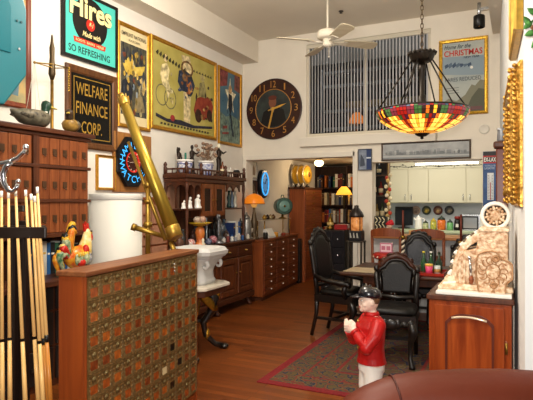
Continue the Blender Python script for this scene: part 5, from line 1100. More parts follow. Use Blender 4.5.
# poster beside it, mostly hidden by the gilt mirror
def art_y(mb, g, W, Hh): sheet(mb, g, W, Hh, pm('#6d7a74', .6, h2='#a89a76', vs=5)); blob(mb, g, W, Hh, [(.1, .2), (.9, .2), (.8, .7), (.2, .8)], pm('#4a5a62', .6), 0)
p = onY(500, 35, 7.2); picture('framed_poster', 'gold framed poster high in the right corner, mostly hidden by the gilt mirror', 'poster', FB(p.x, 2.59), .2, .97, .03, .03, GOLD_B, art_y)
# laxative thermometer sign
W, Hh = .165, .69; fr = FB(-.413, 1.42)
t = thing('thermometer_sign', 'tall blue thermometer sign with black and red top beside the kitchen opening', 'sign', fr.p(W/2, 0))
MB(pm('#2d5a94', .35, h2='#1f4276', vs=5)).fbox(fr, 0, W, 0, Hh, 0, .014).build('panel', t, .004)
m = MB(pm('#17161a', .4)).fbox(fr, .003, W-.003, Hh-.055, Hh-.003, .014, .0155); m.mat(pm('#c4282a', .4)).fbox(fr, .003, W-.003, Hh-.15, Hh-.055, .014, .0155); m.mat(pm('#17161a', .4)).fbox(fr, .006, W-.006, Hh-.135, Hh-.068, .0155, .016); m.build('header', t)
m = MB(pm('#efe9e2', .4)); write(m, 'EX-LAX', fr, .012, Hh-.13, W-.024, .055, .0166, .03); m.mat(pm('#c9d6e4', .4)); write(m, 'THE CHOCOLATED', fr, .02, Hh-.19, W-.04, .02, .0146); write(m, 'LAXATIVE', fr, .02, Hh-.225, W-.05, .026, .0146, .006); m.build('lettering', t)
m = MB(pm('#dfe3e4', .35)).fbox(fr, .05, .125, .08, .42, .014, .019); m.mat(pm('#3a3f48', .4))
for k in range(16): m.fbox(fr, .055, .075 if k % 2 else .08, .1+k*.019, .104+k*.019, .019, .0195); m.fbox(fr, .1 if k % 2 else .096, .12, .1+k*.019, .104+k*.019, .019, .0195)
m.mat(pm('#b8281e', .3)).cyl(fr.p(.0875, .095, .021), fr.p(.0875, .3, .021), .004, n=8).ball(fr.p(.0875, .093, .021), .008, 8); m.build('thermometer', t)
# tall narrow dark post with pewter cup
pp = V((-.1, 3.72, 0)); t = thing('tall_pedestal', 'tall narrow dark wood pedestal column in the right corner', 'pedestal', pp)
m = MB(wood('#4a1f12', '#6b3220', 'z')).box(pp.x-.035, pp.x+.035, pp.y-.035, pp.y+.035, .1, 1.83).build('shaft', t, .008); MB(WOOD_D).box(pp.x-.05, pp.x+.045, pp.y-.05, pp.y+.05, 1.83, 1.875).build('cap', t, .012); MB(WOOD_D).box(pp.x-.06, pp.x+.05, pp.y-.06, pp.y+.06, 0, .1).build('plinth', t, .01)
b = V((pp.x-.005, pp.y, 1.876)); MB(pm('#8d8f92', .4, .6)).lathe([(.022, 0), (.026, .006), (.023, .07), (.027, .085), (.024, .085), (.02, .012), (0, .01)], b, 16).solo('pewter_cup', 'grey pewter cup on top of the tall pedestal', 'cup')
# ================================================================ DINING AREA
# rug
def rug_mat(a, b_, c, d, sc):
    m = bpy.data.materials.new('rug'); m.use_nodes = True; nt = m.node_tree; bs = nt.nodes['Principled BSDF']; L = nt.links.new
    tc = nt.nodes.new('ShaderNodeTexCoord'); vo = nt.nodes.new('ShaderNodeTexVoronoi'); vo.inputs['Scale'].default_value = sc; vo.inputs['Randomness'].default_value = .55
    no = nt.nodes.new('ShaderNodeTexNoise'); no.inputs['Scale'].default_value = sc*2.5; no.inputs['Detail'].default_value = 3
    ad = nt.nodes.new('ShaderNodeMath'); ad.operation = 'ADD'; mu = nt.nodes.new('ShaderNodeMath'); mu.operation = 'MULTIPLY'; mu.inputs[1].default_value = .75
    fr_ = nt.nodes.new('ShaderNodeMath'); fr_.operation = 'FRACT'; s2 = nt.nodes.new('ShaderNodeMath'); s2.operation = 'MULTIPLY'; s2.inputs[1].default_value = 1.9
    r = nt.nodes.new('ShaderNodeValToRGB'); r.color_ramp.interpolation = 'CONSTANT'; e = r.color_ramp.elements
    e[0].position = 0; e[0].color = lin(a); e[1].position = .34; e[1].color = lin(b_)
    for p, h in ((.5, c), (.66, d), (.8, a), (.92, b_)): q = e.new(p); q.color = lin(h)
    L(tc.outputs['Object'], vo.inputs['Vector']); L(tc.outputs['Object'], no.inputs['Vector'])
    L(no.outputs['Fac'], mu.inputs[0]); L(vo.outputs['Distance'], ad.inputs[0]); L(mu.outputs[0], ad.inputs[1]); L(ad.outputs[0], s2.inputs[0]); L(s2.outputs[0], fr_.inputs[0]); L(fr_.outputs[0], r.inputs['Fac']); L(r.outputs['Color'], bs.inputs['Base Color'])
    bs.inputs['Roughness'].default_value = .95
    return m
t = thing('persian_rug', 'patterned persian rug with red edge under the dining chairs', 'rug', (-.55, 5.3, 0))
x0, x1, y0, y1 = -1.95, -.25, 3.9, 6.75
RM = rug_mat('#574722', '#17213c', '#64502a', '#6c231b', 7); RF = rug_mat('#4d4024', '#66201a', '#1a2440', '#66502c', 5)
m = MB(pm('#7a1f22', .95, var=.2, vs=60)); g = Fr((x0, y0, 0), (1, 0, 0), (0, 1, 0), (0, 0, 1)); W, Hh = x1-x0, y1-y0
m.rim(g, W, Hh, [(0, 0), (0, .008), (.075, .009), (.075, .001)]); m.build('edge', t)
m = MB(RM).rim(g, W, Hh, [(.075, .001), (.075, .009), (.5, .009), (.5, .001)]); m.build('border', t)
m = MB(pm('#7a2a26', .95, var=.2, vs=50)).rim(g, W, Hh, [(.28, .009), (.28, .0098), (.3, .0098), (.3, .009)]); m.rim(g, W, Hh, [(.5, .001), (.5, .0095), (.53, .0095), (.53, .001)]); m.build('guard_stripe', t)
MB(RF).fbox(g, .52, W-.52, .52, Hh-.52, 0, .0092).build('field', t)
# dining table
TX0, TX1, TY0, TY1 = -1.68, -.36, 5.28, 6.25
t = thing('dining_table', 'dark wood dining table under the stained glass hanging lamp', 'table', ((TX0+TX1)/2, (TY0+TY1)/2, 0)); FZ = .01
MB(wood('#2b150b', '#47250f', 'x')).box(TX0, TX1, TY0, TY1, .72, .755).build('tabletop', t, .012)
MB(WOOD_D).box(TX0+.22, TX1-.1, TY0+.1, TY1-.1, .64, .72).build('apron', t, .005)
for x in (TX0+.3, TX1-.14):
    for y in (TY0+.14, TY1-.14): MB(WOOD_D).lathe([(.045, FZ), (.05, .05), (.03, .1), (.045, .2), (.06, .35), (.035, .5), (.05, .56), (.05, .64)], (x, y, 0), 14).build('leg', t)
m = MB(pm('#a89678', .5, var=.08, vs=20)).box(TX0+.02, TX0+.46, TY0+.06, TY0+.44, .7555, .759); m.solo('placemat', 'pale placemat at the left corner of the dining table', 'placemat')
def carved_chair(label, loc, rot, hb, w, arms, sheen=LEATHER, crest=None):
    t = thing('dining_chair', label, 'dining chair', (0, 0, 0), 'carved dining chairs'); hw = w/2; FR = pm('#120b07', .38, .0, .2, 20, coat=.1); sh = .46; dp = .44
    # front faces -Y
    def sq(hw_, d0, d1, z, e=5, n=24):
        o = []
        for k in range(n):
            a = 2*PI*k/n; ca, sa = math.cos(a), math.sin(a); r = (abs(ca)**e+abs(sa)**e)**(-1/e); o.append(V((hw_*r*ca, (d0+d1)/2+(d1-d0)/2*r*sa, z)))
        return o
    MB(sheen).loft([sq(hw-.01, -.01, dp-.03, sh), sq(hw, -.02, dp-.02, sh+.025), sq(hw-.01, -.01, dp-.03, sh+.05), sq(hw-.06, .04, dp-.08, sh+.068), sq(.02, dp/2-.03, dp/2, sh+.073)]).build('seat', t)
    m = MB(FR).box(-hw, hw, -.015, dp, sh-.08, sh)
    for k in range(7): m.ball((-hw+.04+k*(w-.08)/6, -.018, sh-.075), (.032, .014, .028 if k % 2 else .045), 8)
    m.ball((0, -.022, sh-.08), (.06, .016, .05)); m.build('seat_frame', t, .004)
    for sx in (-1, 1):
        MB(FR).tube([(sx*(hw-.035), .015, sh-.04), (sx*(hw-.02), -.02, sh-.14), (sx*(hw-.045), .02, .22), (sx*(hw-.05), .02, .09), (sx*(hw-.03), -.015, .02), (sx*(hw-.03), -.02, .0)], [.035, .04, .024, .02, .026, .03], 10).build('leg', t)
        MB(FR).tube([(sx*(hw-.03), dp-.02, sh), (sx*(hw-.03), dp-.01, .25), (sx*(hw-.03), dp+.05, .0)], [.028, .022, .02], 10).build('leg', t)
    MB(FR).bar((-hw+.05, dp*.55, .2), (hw-.05, dp*.55, .2), .022, .03).bar((-hw+.045, .02, .2), (-hw+.03, dp, .2), .022, .03).bar((hw-.045, .02, .2), (hw-.03, dp, .2), .022, .03).build('stretcher', t)
    B = lambda x, z: V((x, dp - .02 + (z-sh)*.14, z))           # leaned back plane
    zt = hb; top = []
    pts = [(hw-.07, sh+.13), (hw-.055, sh+.3), (hw-.045, zt-.2), (hw-.06, zt-.15), (hw-.1, zt-.13), (hw-.13, zt-.085), (.05, zt-.065), (0, zt-.06)]
    out = pts + [(-x, z) for x, z in pts[-2::-1]]
    rings = []
    for off_, sc in ((.018, 1), (-.01, 1.0), (-.02, .965), (-.026, .91), (-.028, .85)):
        cx_, cz_ = 0, (sh+.13+zt-.06)/2
        rings.append([B(cx_+(x-cx_)*sc, cz_+(z-cz_)*sc) + V((0, off_, 0)) for x, z in out])
    MB(sheen).loft(rings, cap=False).add(rings[-1], [tuple(range(len(out)))]).add(rings[0], [tuple(range(len(out)))]).build('backrest', t)
    m = MB(FR)
    for sx in (-1, 1): m.tube([B(sx*(hw-.03), sh-.03), B(sx*(hw-.03), sh+.15), B(sx*(hw-.02), zt-.25), B(sx*(hw-.015), zt-.17)], [.03, .024, .027, .022], 10); m.ball(B(sx*(hw-.015), zt-.14), (.028, .028, .035))
    m.tube([B(-hw+.03, sh+.1), B(0, sh+.085), B(hw-.03, sh+.1)], .024, 8)
    m.tube([B(x*1.06, z+.012) for x, z in out], .02, 8)
    m.build('back_frame', t)
    m = MB(crest or FR)
    m.tube([B(-hw+.02, zt-.15), B(-hw+.07, zt-.1), B(-hw*.5, zt-.055), B(-.06, zt-.03), B(0, zt-.012), B(.06, zt-.03), B(hw*.5, zt-.055), B(hw-.07, zt-.1), B(hw-.02, zt-.15)], [.02, .026, .028, .03, .034, .03, .028, .026, .02], 10)
    for sx in (-1, 1): m.tube([B(sx*(.05+.045*math.cos(a)*(1-a/8)), zt-.02+.035*math.sin(a)*(1-a/8)) for a in [q*.6 for q in range(9)]], .012, 7); m.ball(B(sx*hw*.62, zt-.06), (.03, .02, .03), 8)
    m.ball(B(0, zt-.005), (.04, .025, .035)); m.build('carved_crest', t)
    if arms:
        for sx in (-1, 1):
            a = MB(FR).tube([B(sx*(hw-.02), sh+.2), V((sx*(hw+.025), .3, sh+.165)), V((sx*(hw+.03), .12, sh+.145)), V((sx*(hw+.02), .03, sh+.14)), V((sx*(hw+.02), .0, sh+.12))], [.024, .026, .03, .034, .028], 10); a.tube([V((sx*(hw+.015), .05, sh+.135)), V((sx*(hw+.02), .08, sh+.06)), V((sx*(hw-.02), .06, sh-.02))], [.022, .026, .024], 10); a.build('arm', t)
    t.location = loc; t.rotation_euler = (0, 0, rot); return t
# left arm chair: faces +X (towards the table); seen from its side
carved_chair('tall backed black leather carved armchair at the left end of the table', (-1.56, 5.62, FZ), math.radians(81), 1.16, .44, True)
carved_chair('black leather carved chair with its seat towards the camera before the table', (-1.03, 4.75, FZ), math.radians(6), .955, .42, False, LEATHER, pm('#3a1a0c', .4, var=.3, vs=20))
carved_chair('black leather carved chair with shiny back beyond the table', (colY(417, 6.45, 0).x, 6.29, FZ), math.radians(4), 1.08, .4, False, pm('#2a2b30', .22, 0, .2, 20, .2, 90))
carved_chair('black leather carved chair half hidden behind the cash register keyboard', (colY(460, 6.45, 0).x, 6.36, FZ), math.radians(-8), 1.05, .42, False)
# ladder back chairs at the bar
LBW = wood('#6d3317', '#8c4722', 'z')
def bar_chair(label, loc, rot, w=.42, hb=1.1):
    t = thing('ladder_back_chair', label, 'chair', (0, 0, 0), 'wooden chairs at the breakfast bar'); hw = w/2
    MB(wood('#6d3317', '#8c4722', 'x')).box(-hw, hw, -.33, .02, .60, .635).build('seat', t, .01)
    for sx in (-1, 1):
        MB(LBW).tube([(sx*(hw-.02), 0, 0), (sx*(hw-.02), 0, .6), (sx*(hw-.015), .04, hb-.04)], [.018, .02, .017], 8).build('leg', t); MB(LBW).tube([(sx*(hw-.03), -.31, 0), (sx*(hw-.03), -.31, .6)], [.016, .02], 8).build('leg', t)
        MB(LBW).cyl((sx*(hw-.025), 0, .2), (sx*(hw-.03), -.31, .2), .01).build('stretcher', t)
    MB(LBW).cyl((-hw+.03, -.31, .28), (hw-.03, -.31, .28), .011).build('stretcher', t)
    for name, z0, z1, bulge in (('crest_rail', hb-.11, hb-.02, .03), ('lower_rail', .74, .80, .0)):
        n = 9; rings = []
        for k in range(n):
            x = -hw+.01 + k*(w-.02)/(n-1); zz_ = bulge*math.sin(PI*k/(n-1)); y = .02 + .035*math.sin(PI*k/(n-1)) + (.03 if z1 > 1 else .0)
            rings.append([V((x, y-.009, z0+zz_*.3)), V((x, y+.009, z0+zz_*.3)), V((x, y+.009, z1+zz_)), V((x, y-.009, z1+zz_))])
        MB(LBW).loft(rings, smooth=False).build(name, t)
    t.location = loc; t.rotation_euler = (0, 0, rot)
p = colY(386.5, 6.94, 0); bar_chair('ladder back wooden chair in front of the striped bag at the bar', (p.x, p.y, 0), PI, .4, 1.13)
p = colY(428, 6.94, 0); bar_chair('ladder back wooden chair at the bar behind the shiny black chair', (p.x, p.y, 0), PI, .42, 1.13)
# red stool with pink box
p = colY(387, 6.42, 0); t = thing('bar_stool', 'red topped stool between the dining table and the bar chairs', 'stool', p)
MB(pm('#a3281f', .45, var=.3, vs=25)).lathe([(.14, .79), (.16, .80), (.165, .84), (.15, .86), (0, .865)], p, 22).build('seat', t); 
for k in range(9): a = 2*PI*k/9; 
m = MB(pm('#d8b8a0', .5))
for k in range(12): a = 2*PI*k/12; m.ball(p + V((.163*math.cos(a),   .163*math.sin(a), .815)), .012, 7)
m.build('bead_trim', t)
for k in range(4): a = PI/4+k*PI/2; MB(LBW).tube([p+V((.1*math.cos(a), .1*math.sin(a), .79)), p+V((.16*math.cos(a), .16*math.sin(a), 0))], [.018, .014], 8).build('leg', t)
MB(LBW).tube([p+V((.138*math.cos(a), .138*math.sin(a), .25)) for a in [2*PI*k/20 for k in range(20)]], .009, 6, close=True).build('foot_ring', t)
b = p + V((0, -.02, .867)); t = thing('pink_box', 'pink and white printed box standing on the red topped stool', 'box', b)
MB(pm('#e3c9cf', .5)).box(b.x-.075, b.x+.075, b.y-.03, b.y+.03, b.z, b.z+.115).build('body', t, .004); m = MB(pm('#b5657c', .5)); m.rim(Fr((b.x-.075, b.y-.0305, b.z), (1, 0, 0), (0, 0, 1), (0, -1, 0)), .15, .115, [(0, 0), (0, .001), (.012, .001), (.012, 0)])
for k in range(2): m.box(b.x-.055+k*.06, b.x-.01+k*.06, b.y-.0315, b.y-.03, b.z+.03, b.z+.08)
m.build('printed_panel', t)
# twisted candlesticks on the table
def candlestick(label, x, y, h):
    t = thing('twisted_candlestick', label, 'candlestick', (x, y, .7565), 'twisted candlesticks on the table'); z0 = .7565
    MB(WOOD_D).lathe([(.06, z0), (.06, z0+.015), (.02, z0+.04)], (x, y, 0), 16).build('base', t)
    m = MB(pm('#2a1d18', .35)); m2 = MB(pm('#d8cdb8', .4)); n = 40
    m.tube([(x + .009*math.cos(q*.75), y + .009*math.sin(q*.75), z0+.04+q*(h*.5-.04)/n) for q in range(n+1)], .012, 7); m2.tube([(x - .009*math.cos(q*.75), y - .009*math.sin(q*.75), z0+.04+q*(h*.5-.04)/n) for q in range(n+1)], .012, 7); m.build('twisted_stem', t); m2.build('pale_twist', t)
    MB(pm('#5f2414', .4)).cyl((x, y, z0+h*.5+.03), (x, y, z0+h), .012, .01, 12).build('candle', t); MB(BRASS_D).lathe([(.012, z0+h*.5-.01), (.03, z0+h*.5+.01), (.028, z0+h*.5+.035), (.016, z0+h*.5+.035)], (x, y, 0), 14).build('cup', t)
p = colY(403, 5.95, 0); candlestick('dark and pale twisted candlestick with red candle behind the near leather chair', p.x, p.y, .63)
p = colY(461, 5.6, 0); candlestick('red candle on a twisted stick just left of the cash register', p.x, p.y, .6)
# red tray with bottles
p = colY(420, 5.5, .7565); tx, ty = p.x, p.y; t = thing('lacquer_tray', 'glossy red tray of bottles on the right of the dining table', 'tray', p)
MB(pm('#b02a18', .2, coat=.5)).box(tx-.2, tx+.25, ty-.17, ty+.2, .7565, .768).build('base', t, .004)
m = MB(pm('#a02414', .25, coat=.5)).rim(Fr((tx-.2, ty-.17, .7575), (1, 0, 0), (0, 1, 0), (0, 0, 1)), .45, .37, [(0, 0), (0, .03), (.01, .03), (.01, .01)]); m.build('rim', t)
def item(name, cat, label, dx, dy, prof, mt, extra=None, grp=None):
    b = V((tx+dx, ty+dy, .7685)); t = thing(name, label, cat, b, grp); MB(mt).lathe(prof, b, 14).build('body', t)
    if extra: MB(extra[0]).lathe(extra[1], b, 12).build(extra[2], t)
GR = pm('#1f4a2a', .12, coat=.6); BT = [(.03, 0), (.033, .01), (.033, .1), (.012, .14), (.012, .19)]
item('green_bottle', 'bottle', 'green bottle with yellow cap, left on the red tray', .02, .1, BT, GR, (pm('#d8c23c', .4), [(.014, .19), (.014, .205), (0, .207)], 'cap'))
item('green_bottle', 'bottle', 'green bottle with white cap, middle of the red tray', .09, .12, BT, GR, (PORC, [(.014, .19), (.014, .205), (0, .207)], 'cap'))
item('green_bottle', 'bottle', 'dark green bottle, right on the red tray', .17, .11, BT, pm('#16331f', .12, coat=.6), (pm('#3a3a30', .4), [(.014, .19), (.014, .205), (0, .207)], 'cap'))
item('pink_tumbler', 'cup', 'bright pink tumbler with yellow rim on the red tray', .1, -.08, [(.03, 0), (.038, .08), (.034, .08), (.028, .006)], pm('#e0507c', .3), (pm('#e8b84a', .35), [(.0385, .08), (.04, .1), (.037, .1)], 'rim'))
item('silver_creamer', 'jug', 'small silver creamer at the left of the red tray', -.12, .02, [(.03, 0), (.042, .03), (.03, .06), (.035, .075)], SILVER, (pm('#2a2a2a', .3), [(.01, .075), (.006, .09), (0, .092)], 'knob'))
item('gold_cup', 'cup', 'small gold and cream cup near the silver creamer', -.05, -.02, [(.018, 0), (.022, .01), (.03, .05), (.026, .05)], pm('#c9a04a', .3, .5, h2='#e8dcc0', vs=60), (PORC, [(.0305, .05), (.031, .056), (.027, .056)], 'rim'))
item('glass_tumbler', 'glass', 'clear pale glass tumbler on the red tray beside the pink one', .17, -.03, [(.028, 0), (.034, .08), (.031, .08), (.026, .006)], pm('#c9d2cc', .1, coat=.6), (pm('#b98a4a', .2), [(.029, .012), (.0345, .05)], 'drink'))
# ---------------------------------------------------------------- stained glass hanging lamp
lp = at(422, 200, 4.2); lx, ly = lp.x, lp.y; DK = pm('#241c14', .4, .6)
t = thing('stained_glass_lamp', 'big stained glass bowl lamp hanging on a chain over the dining table', 'pendant lamp', (lx, ly, 3.92)); k_ = 4.2/530
zc = lambda y: EYE + (200-y)*k_
MB(DK).lathe([(.02, 3.9), (.06, 3.905), (.06, 3.92)], (lx, ly, 0)).build('ceiling_rose', t)
m = MB(pm('#4a3a24', .4, .7))
n = int((3.9-zc(51))/.036)
for q in range(n):
    z = zc(51) + .018 + q*.036; ax = V((1, .4, 0)).normalized() if q % 2 else V((-.4, 1, 0)).normalized()
    m.tube([V((lx, ly, z)) + ax*(.011*math.cos(a)) + V((0, 0, .023*math.sin(a))) for a in [2*PI*w/10 for w in range(10)]], .0035, 5, close=True)
m.build('chain', t)
m = MB(DK).lathe([(.0, zc(50)), (.03, zc(50.5)), (.085, zc(52)), (.105, zc(53.5)), (.1, zc(55)), (.085, zc(60)), (.07, zc(62)), (.03, zc(63))], (lx, ly, 0), 26)
for q in range(16): a = 2*PI*q/16; m.ball((lx+.103*math.cos(a), ly+.103*math.sin(a), zc(53.5)), .014, 7)
m.build('crown', t)
ZR, RR = zc(110.5), .352
m = MB(DK).lathe([(.025, zc(62)), (.03, zc(70)), (.022, zc(72)), (.022, zc(95)), (.035, zc(97)), (.02, zc(110)), (.02, zc(135))], (lx, ly, 0), 14); m.build('centre_stem', t)
for q in range(6): a = 2*PI*q/6 + .3; MB(DK).tube([(lx+.08*math.cos(a), ly+.08*math.sin(a), zc(60)), (lx+.2*math.cos(a), ly+.2*math.sin(a), zc(83)), (lx+RR*math.cos(a), ly+RR*math.sin(a), ZR)], .006, 6).build('support_rod', t)
prof = [(RR, ZR), (.354, ZR-.014), (.346, ZR-.04), (.325, ZR-.07), (.29, ZR-.1), (.24, ZR-.128), (.18, ZR-.152), (.115, ZR-.17), (.055, ZR-.18)]
MB(pm('#171210', .5)).lathe(prof, (lx, ly, 0), 48).build('lead_frame', t)
def gm(h, e): return pm(h, .25, ec=h, emit=e, coat=.3)
YG, AG, OG, RG, GG_, PG, BG = gm('#ffd45a', 1.5), gm('#f5a82c', 1.3), gm('#e06a1c', .9), gm('#a8201a', .5), gm('#3f6a34', .35), gm('#5a2340', .3), gm('#35506a', .3)
PK = gm('#8a3442', .35); DKB = gm('#3a1f18', .2)
m = MB(); NS = 80
for i in range(len(prof)-1):
    for q in range(NS):
        a0, a1 = 2*PI*(q+.07)/NS, 2*PI*(q+.93)/NS; (r0, z0), (r1, z1) = prof[i], prof[i+1]; sh_ = .06
        r0_, z0_, r1_, z1_ = r0+(r1-r0)*sh_, z0+(z1-z0)*sh_, r1+(r0-r1)*sh_, z1+(z0-z1)*sh_; e = .004
        w = q % 8
        if i == 0: c = [GG_, PG, RG, PG, BG][(q*3) % 5]
        elif i <= 2:
            dd = math.hypot((q % 16 - 8)*.55, (i-1.5)*1.6); c = RG if dd < 1.0 else PK if dd < 2 else GG_ if dd < 3 else [DKB, AG, DKB, OG][q % 4]
        elif i == 3: c = [RG, PG, OG, YG, AG, YG, OG, GG_][w]
        elif i == 4: c = [RG, OG, YG, YG, AG, YG, YG, OG][w]
        elif i == 5: c = [RG, OG, YG, YG, AG, YG, YG, OG][w]
        elif i == 6: c = [OG, AG, YG, YG, YG, YG, YG, AG][w]
        else: c = [AG, OG, AG, RG][q % 4]
        m.mat(c).add([(lx+(r+e)*math.cos(a), ly+(r+e)*math.sin(a), z-e) for r, z, a in ((r0_, z0_, a0), (r1_, z1_, a0), (r1_, z1_, a1), (r0_, z0_, a1))], [(0, 1, 2, 3)])
m.build('glass_shade', t)
MB(DK).tube([(lx+RR*math.cos(2*PI*q/48), ly+RR*math.sin(2*PI*q/48), ZR) for q in range(48)], .008, 7, close=True).build('rim_band', t)
MB(DK).lathe([(.06, ZR-.177), (.055, ZR-.19), (.03, ZR-.205), (.012, ZR-.21), (.014, ZR-.222), (0, ZR-.23)], (lx, ly, 0), 16).build('bottom_finial', t)
# ================================================================ JOCKEY STATUE
def remesh(o, vox, sm=2):
    r = o.modifiers.new('r', 'REMESH'); r.mode = 'VOXEL'; r.voxel_size = vox; r.use_smooth_shade = True
    s = o.modifiers.new('s', 'SMOOTH'); s.factor = .5; s.iterations = sm
root = thing('jockey_statue', 'jockey statue in red jacket, black cap and white breeches, hands raised to chest', 'statue', (0, 0, 0))
SKIN = pm('#e9cdb9', .4, var=.05, vs=30); JK = pm('#b01a18', .4, var=.12, vs=9, bump=.25, bs=26); BR = pm('#e9e4da', .5)
def el(cx_, cy_, z, rx, ry, n=20): return [V((cx_+rx*math.cos(2*PI*k/n), cy_+ry*math.sin(2*PI*k/n), z)) for k in range(n)]
TOR = [(.43, 0, .078, .088), (.5, .0, .07, .082), (.56, .004, .068, .08), (.63, .01, .08, .095), (.69, .006, .078, .105), (.725, -.004, .062, .092), (.748, -.008, .038, .05), (.77, -.002, .032, .032), (.8, .006, .032, .032)]
ARM = {1: [(-.012, .095, .708), (.02, .125, .65), (.075, .13, .585), (.1, .1, .625), (.122, .05, .668)], -1: [(-.005, -.095, .708), (.03, -.12, .645), (.08, -.115, .58), (.108, -.08, .62), (.128, -.035, .655)]}
def limbs(m, inf, hand=True):
    for s_ in (1, -1):
        rr_ = [.042+inf, .038+inf, .034+inf, .029+inf, .023+inf*(.8)]
        m.tube([V(p) for p in ARM[s_]], rr_, 14); m.ball(ARM[s_][0], .042+inf); m.ball(ARM[s_][2], .034+inf)
m = MB(SKIN); m.loft([el(c_, 0, z, rx, ry) for z, c_, rx, ry in TOR]); limbs(m, -.006)
for s_ in (1, -1):
    m.tube([V((0, s_*.045, .46)), V((.012, s_*.05, .27)), V((-.005, s_*.052, .14)), V((0, s_*.054, .04))], [.052, .04, .036, .024], 14)
    w0 = V(ARM[s_][4]); d = (w0 - V(ARM[s_][3])).normalized(); up = V((-.25, -s_*.15, 1)).normalized()
    pc0 = w0 + d*.022; m.ball(pc0, (.02, .018, .028)); m.ball(w0 + d*.008, .02)
    sdv = V((.5, -s_*.3, .8)).normalized()
    for f_ in range(4):
        base = pc0 + d*.012 + V((.012, s_*.006, .022 - f_*.015)); ln = [.03, .034, .032, .026][f_]; inw = V((.35, -s_*.9, .12)).normalized(); c1 = base + d*.6*ln + V((.01, 0, .004)); c2 = c1 + inw*ln*.7; c3 = c2 + inw*ln*.35 - V((.02, 0, 0))
        m.tube([pc0, base, c1, c2, c3], [.009, .0085, .008, .0075, .006], 8); m.ball(c3, .0062, 7)
    th = [w0 + V((0, 0, .012)), pc0 + V((-.012, -s_*.004, .03)), pc0 + V((.004, -s_*.016, .045)), pc0 + V((.014, -s_*.026, .046))]; m.tube(th, [.01, .009, .008, .006], 8)
# head: looks along +x
HC = V((.016, 0, .845)); m.ball(HC, (.062, .052, .07), 20); m.ball(HC + V((.022, 0, -.035)), (.04, .038, .036), 14); m.ball(HC + V((.045, 0, -.056)), (.016, .018, .013), 10)
m.loft([[HC + V((x, w_*math.cos(2*PI*q/8), z + w_*math.sin(2*PI*q/8))) for q in range(8)] for x, z, w_ in ((.052, .018, .006), (.064, .0, .009), (.07, -.012, .011), (.056, -.02, .008))])
m.ball(HC+V((.056, 0, -.033)), (.009, .017, .005), 8).ball(HC+V((.054, 0, -.041)), (.009, .015, .005), 8); m.ball(HC+V((.052, 0, .02)), (.012, .036, .008), 8)
for s_ in (1, -1): m.ball(HC+V((-.004, s_*.052, -.005)), (.014, .006, .02), 10); m.ball(HC+V((.036, s_*.028, -.02)), (.018, .016, .018), 8)
bo = m.build('body', root); remesh(bo, .0045, 1)
m = MB(pm('#f2eee6', .2))
for s_ in (1, -1): m.ball(HC+V((.0525, s_*.022, .004)), (.006, .009, .0055), 10)
eo = m.build('eye', root); m = MB(pm('#1d1a1a', .2))
for s_ in (1, -1): m.ball(HC+V((.0575, s_*.0225, .004)), (.003, .004, .004), 8); m.tube([HC+V((.059, s_*.012, .018)), HC+V((.056, s_*.024, .021)), HC+V((.046, s_*.036, .017))], .0014, 6)
m.build('pupil_and_brow', root); m = MB(pm('#b5443c', .35)).ball(HC+V((.0605, 0, -.034)), (.006, .015, .0035), 8).ball(HC+V((.0585, 0, -.0405)), (.006, .013, .0035), 8); m.build('lips', root)
m = MB(pm('#6b4a30', .6)).ball(HC+V((-.018, 0, .012)), (.052, .055, .05), 16); m.build('hair', root)
m = MB(pm('#14141a', .25, coat=.5)); CC = HC + V((-.006, 0, .035)); rings = []
for z, r1 in ((-.012, 1.0), (.003, 1.02), (.02, .97), (.036, .84), (.048, .58), (.054, .25)): rings.append([CC + V((r1*.072*math.cos(2*PI*q/24), r1*.062*math.sin(2*PI*q/24), z + .006*math.cos(2*PI*q/24))) for q in range(24)])
m.loft(rings); m.ball(CC+V((0, 0, .056)), .008, 8)
m.loft([[CC + V((.03 + r1*math.cos(a)*1.0, .058*(r1/.09)**.3*math.sin(a)*1.0, z + .012 - .012*(math.cos(a))*(r1/.09))) for a in [-PI/2+PI*q/14 for q in range(15)]] for r1, z in ((.093, -.006), (.099, -.009), (.093, -.013), (.03, -.012), (.03, -.004))], False); m.build('cap', root)
m = MB(JK); m.loft([el(c_, 0, z, rx+.012, ry+.012) for z, c_, rx, ry in [(.462, 0, .08, .09)] + TOR[1:6]] + [el(-.004, 0, .752, .046, .056)]); limbs(m, .006); jo = m.build('jacket', root); remesh(jo, .0045, 2)
m = MB(JK).lathe([(.046, .742), (.045, .765), (.04, .778), (.036, .775), (.036, .745)], (-.002, 0, 0), 20, sx=1.02); m.build('collar', root)
m = MB(pm('#c9a04a', .3, .6))
for k in range(5): m.ball((.092 - .004*abs(k-2.2) - (.012 if k == 0 else 0), .0, .50+k*.055), .007, 8)
m.build('button', root)
m = MB(JK)
for s_ in (1, -1):
    a_, b_ = V(ARM[s_][3]), V(ARM[s_][4]); m.tube([a_.lerp(b_, .72), a_.lerp(b_, 1.0)], [.034, .033], 14)
m.build('cuff', root)
m = MB(BR); m.loft([el(0, 0, .41, .08, .09), el(0, 0, .47, .082, .092), el(0, 0, .50, .076, .086)])
for s_ in (1, -1): m.tube([V((0, s_*.045, .45)), V((.014, s_*.05, .3)), V((.004, s_*.052, .2))], [.062, .052, .042], 16)
po = m.build('breeches', root); remesh(po, .006, 2)
m = MB(pm('#15130f', .25, coat=.5))
for s_ in (1, -1): m.tube([V((.004, s_*.052, .22)), V((-.005, s_*.052, .14)), V((0, s_*.054, .05)), V((0, s_*.054, .02))], [.044, .042, .032, .036], 14); m.ball((.035, s_*.056, .035), (.065, .032, .026))
m.build('boot', root)
MB(pm('#5a564e', .7)).box(-.11, .13, -.12, .12, -.03, .012).build('plinth', root, .008)
jp = at(371.5, 200, 3.3); fdir = V((-CS, -SN, 0))*.98 + V((SN, -CS, 0))*.12; 
root.location = (jp.x, jp.y, .03); root.rotation_euler = (0, 0, math.atan2(fdir.y, fdir.x))
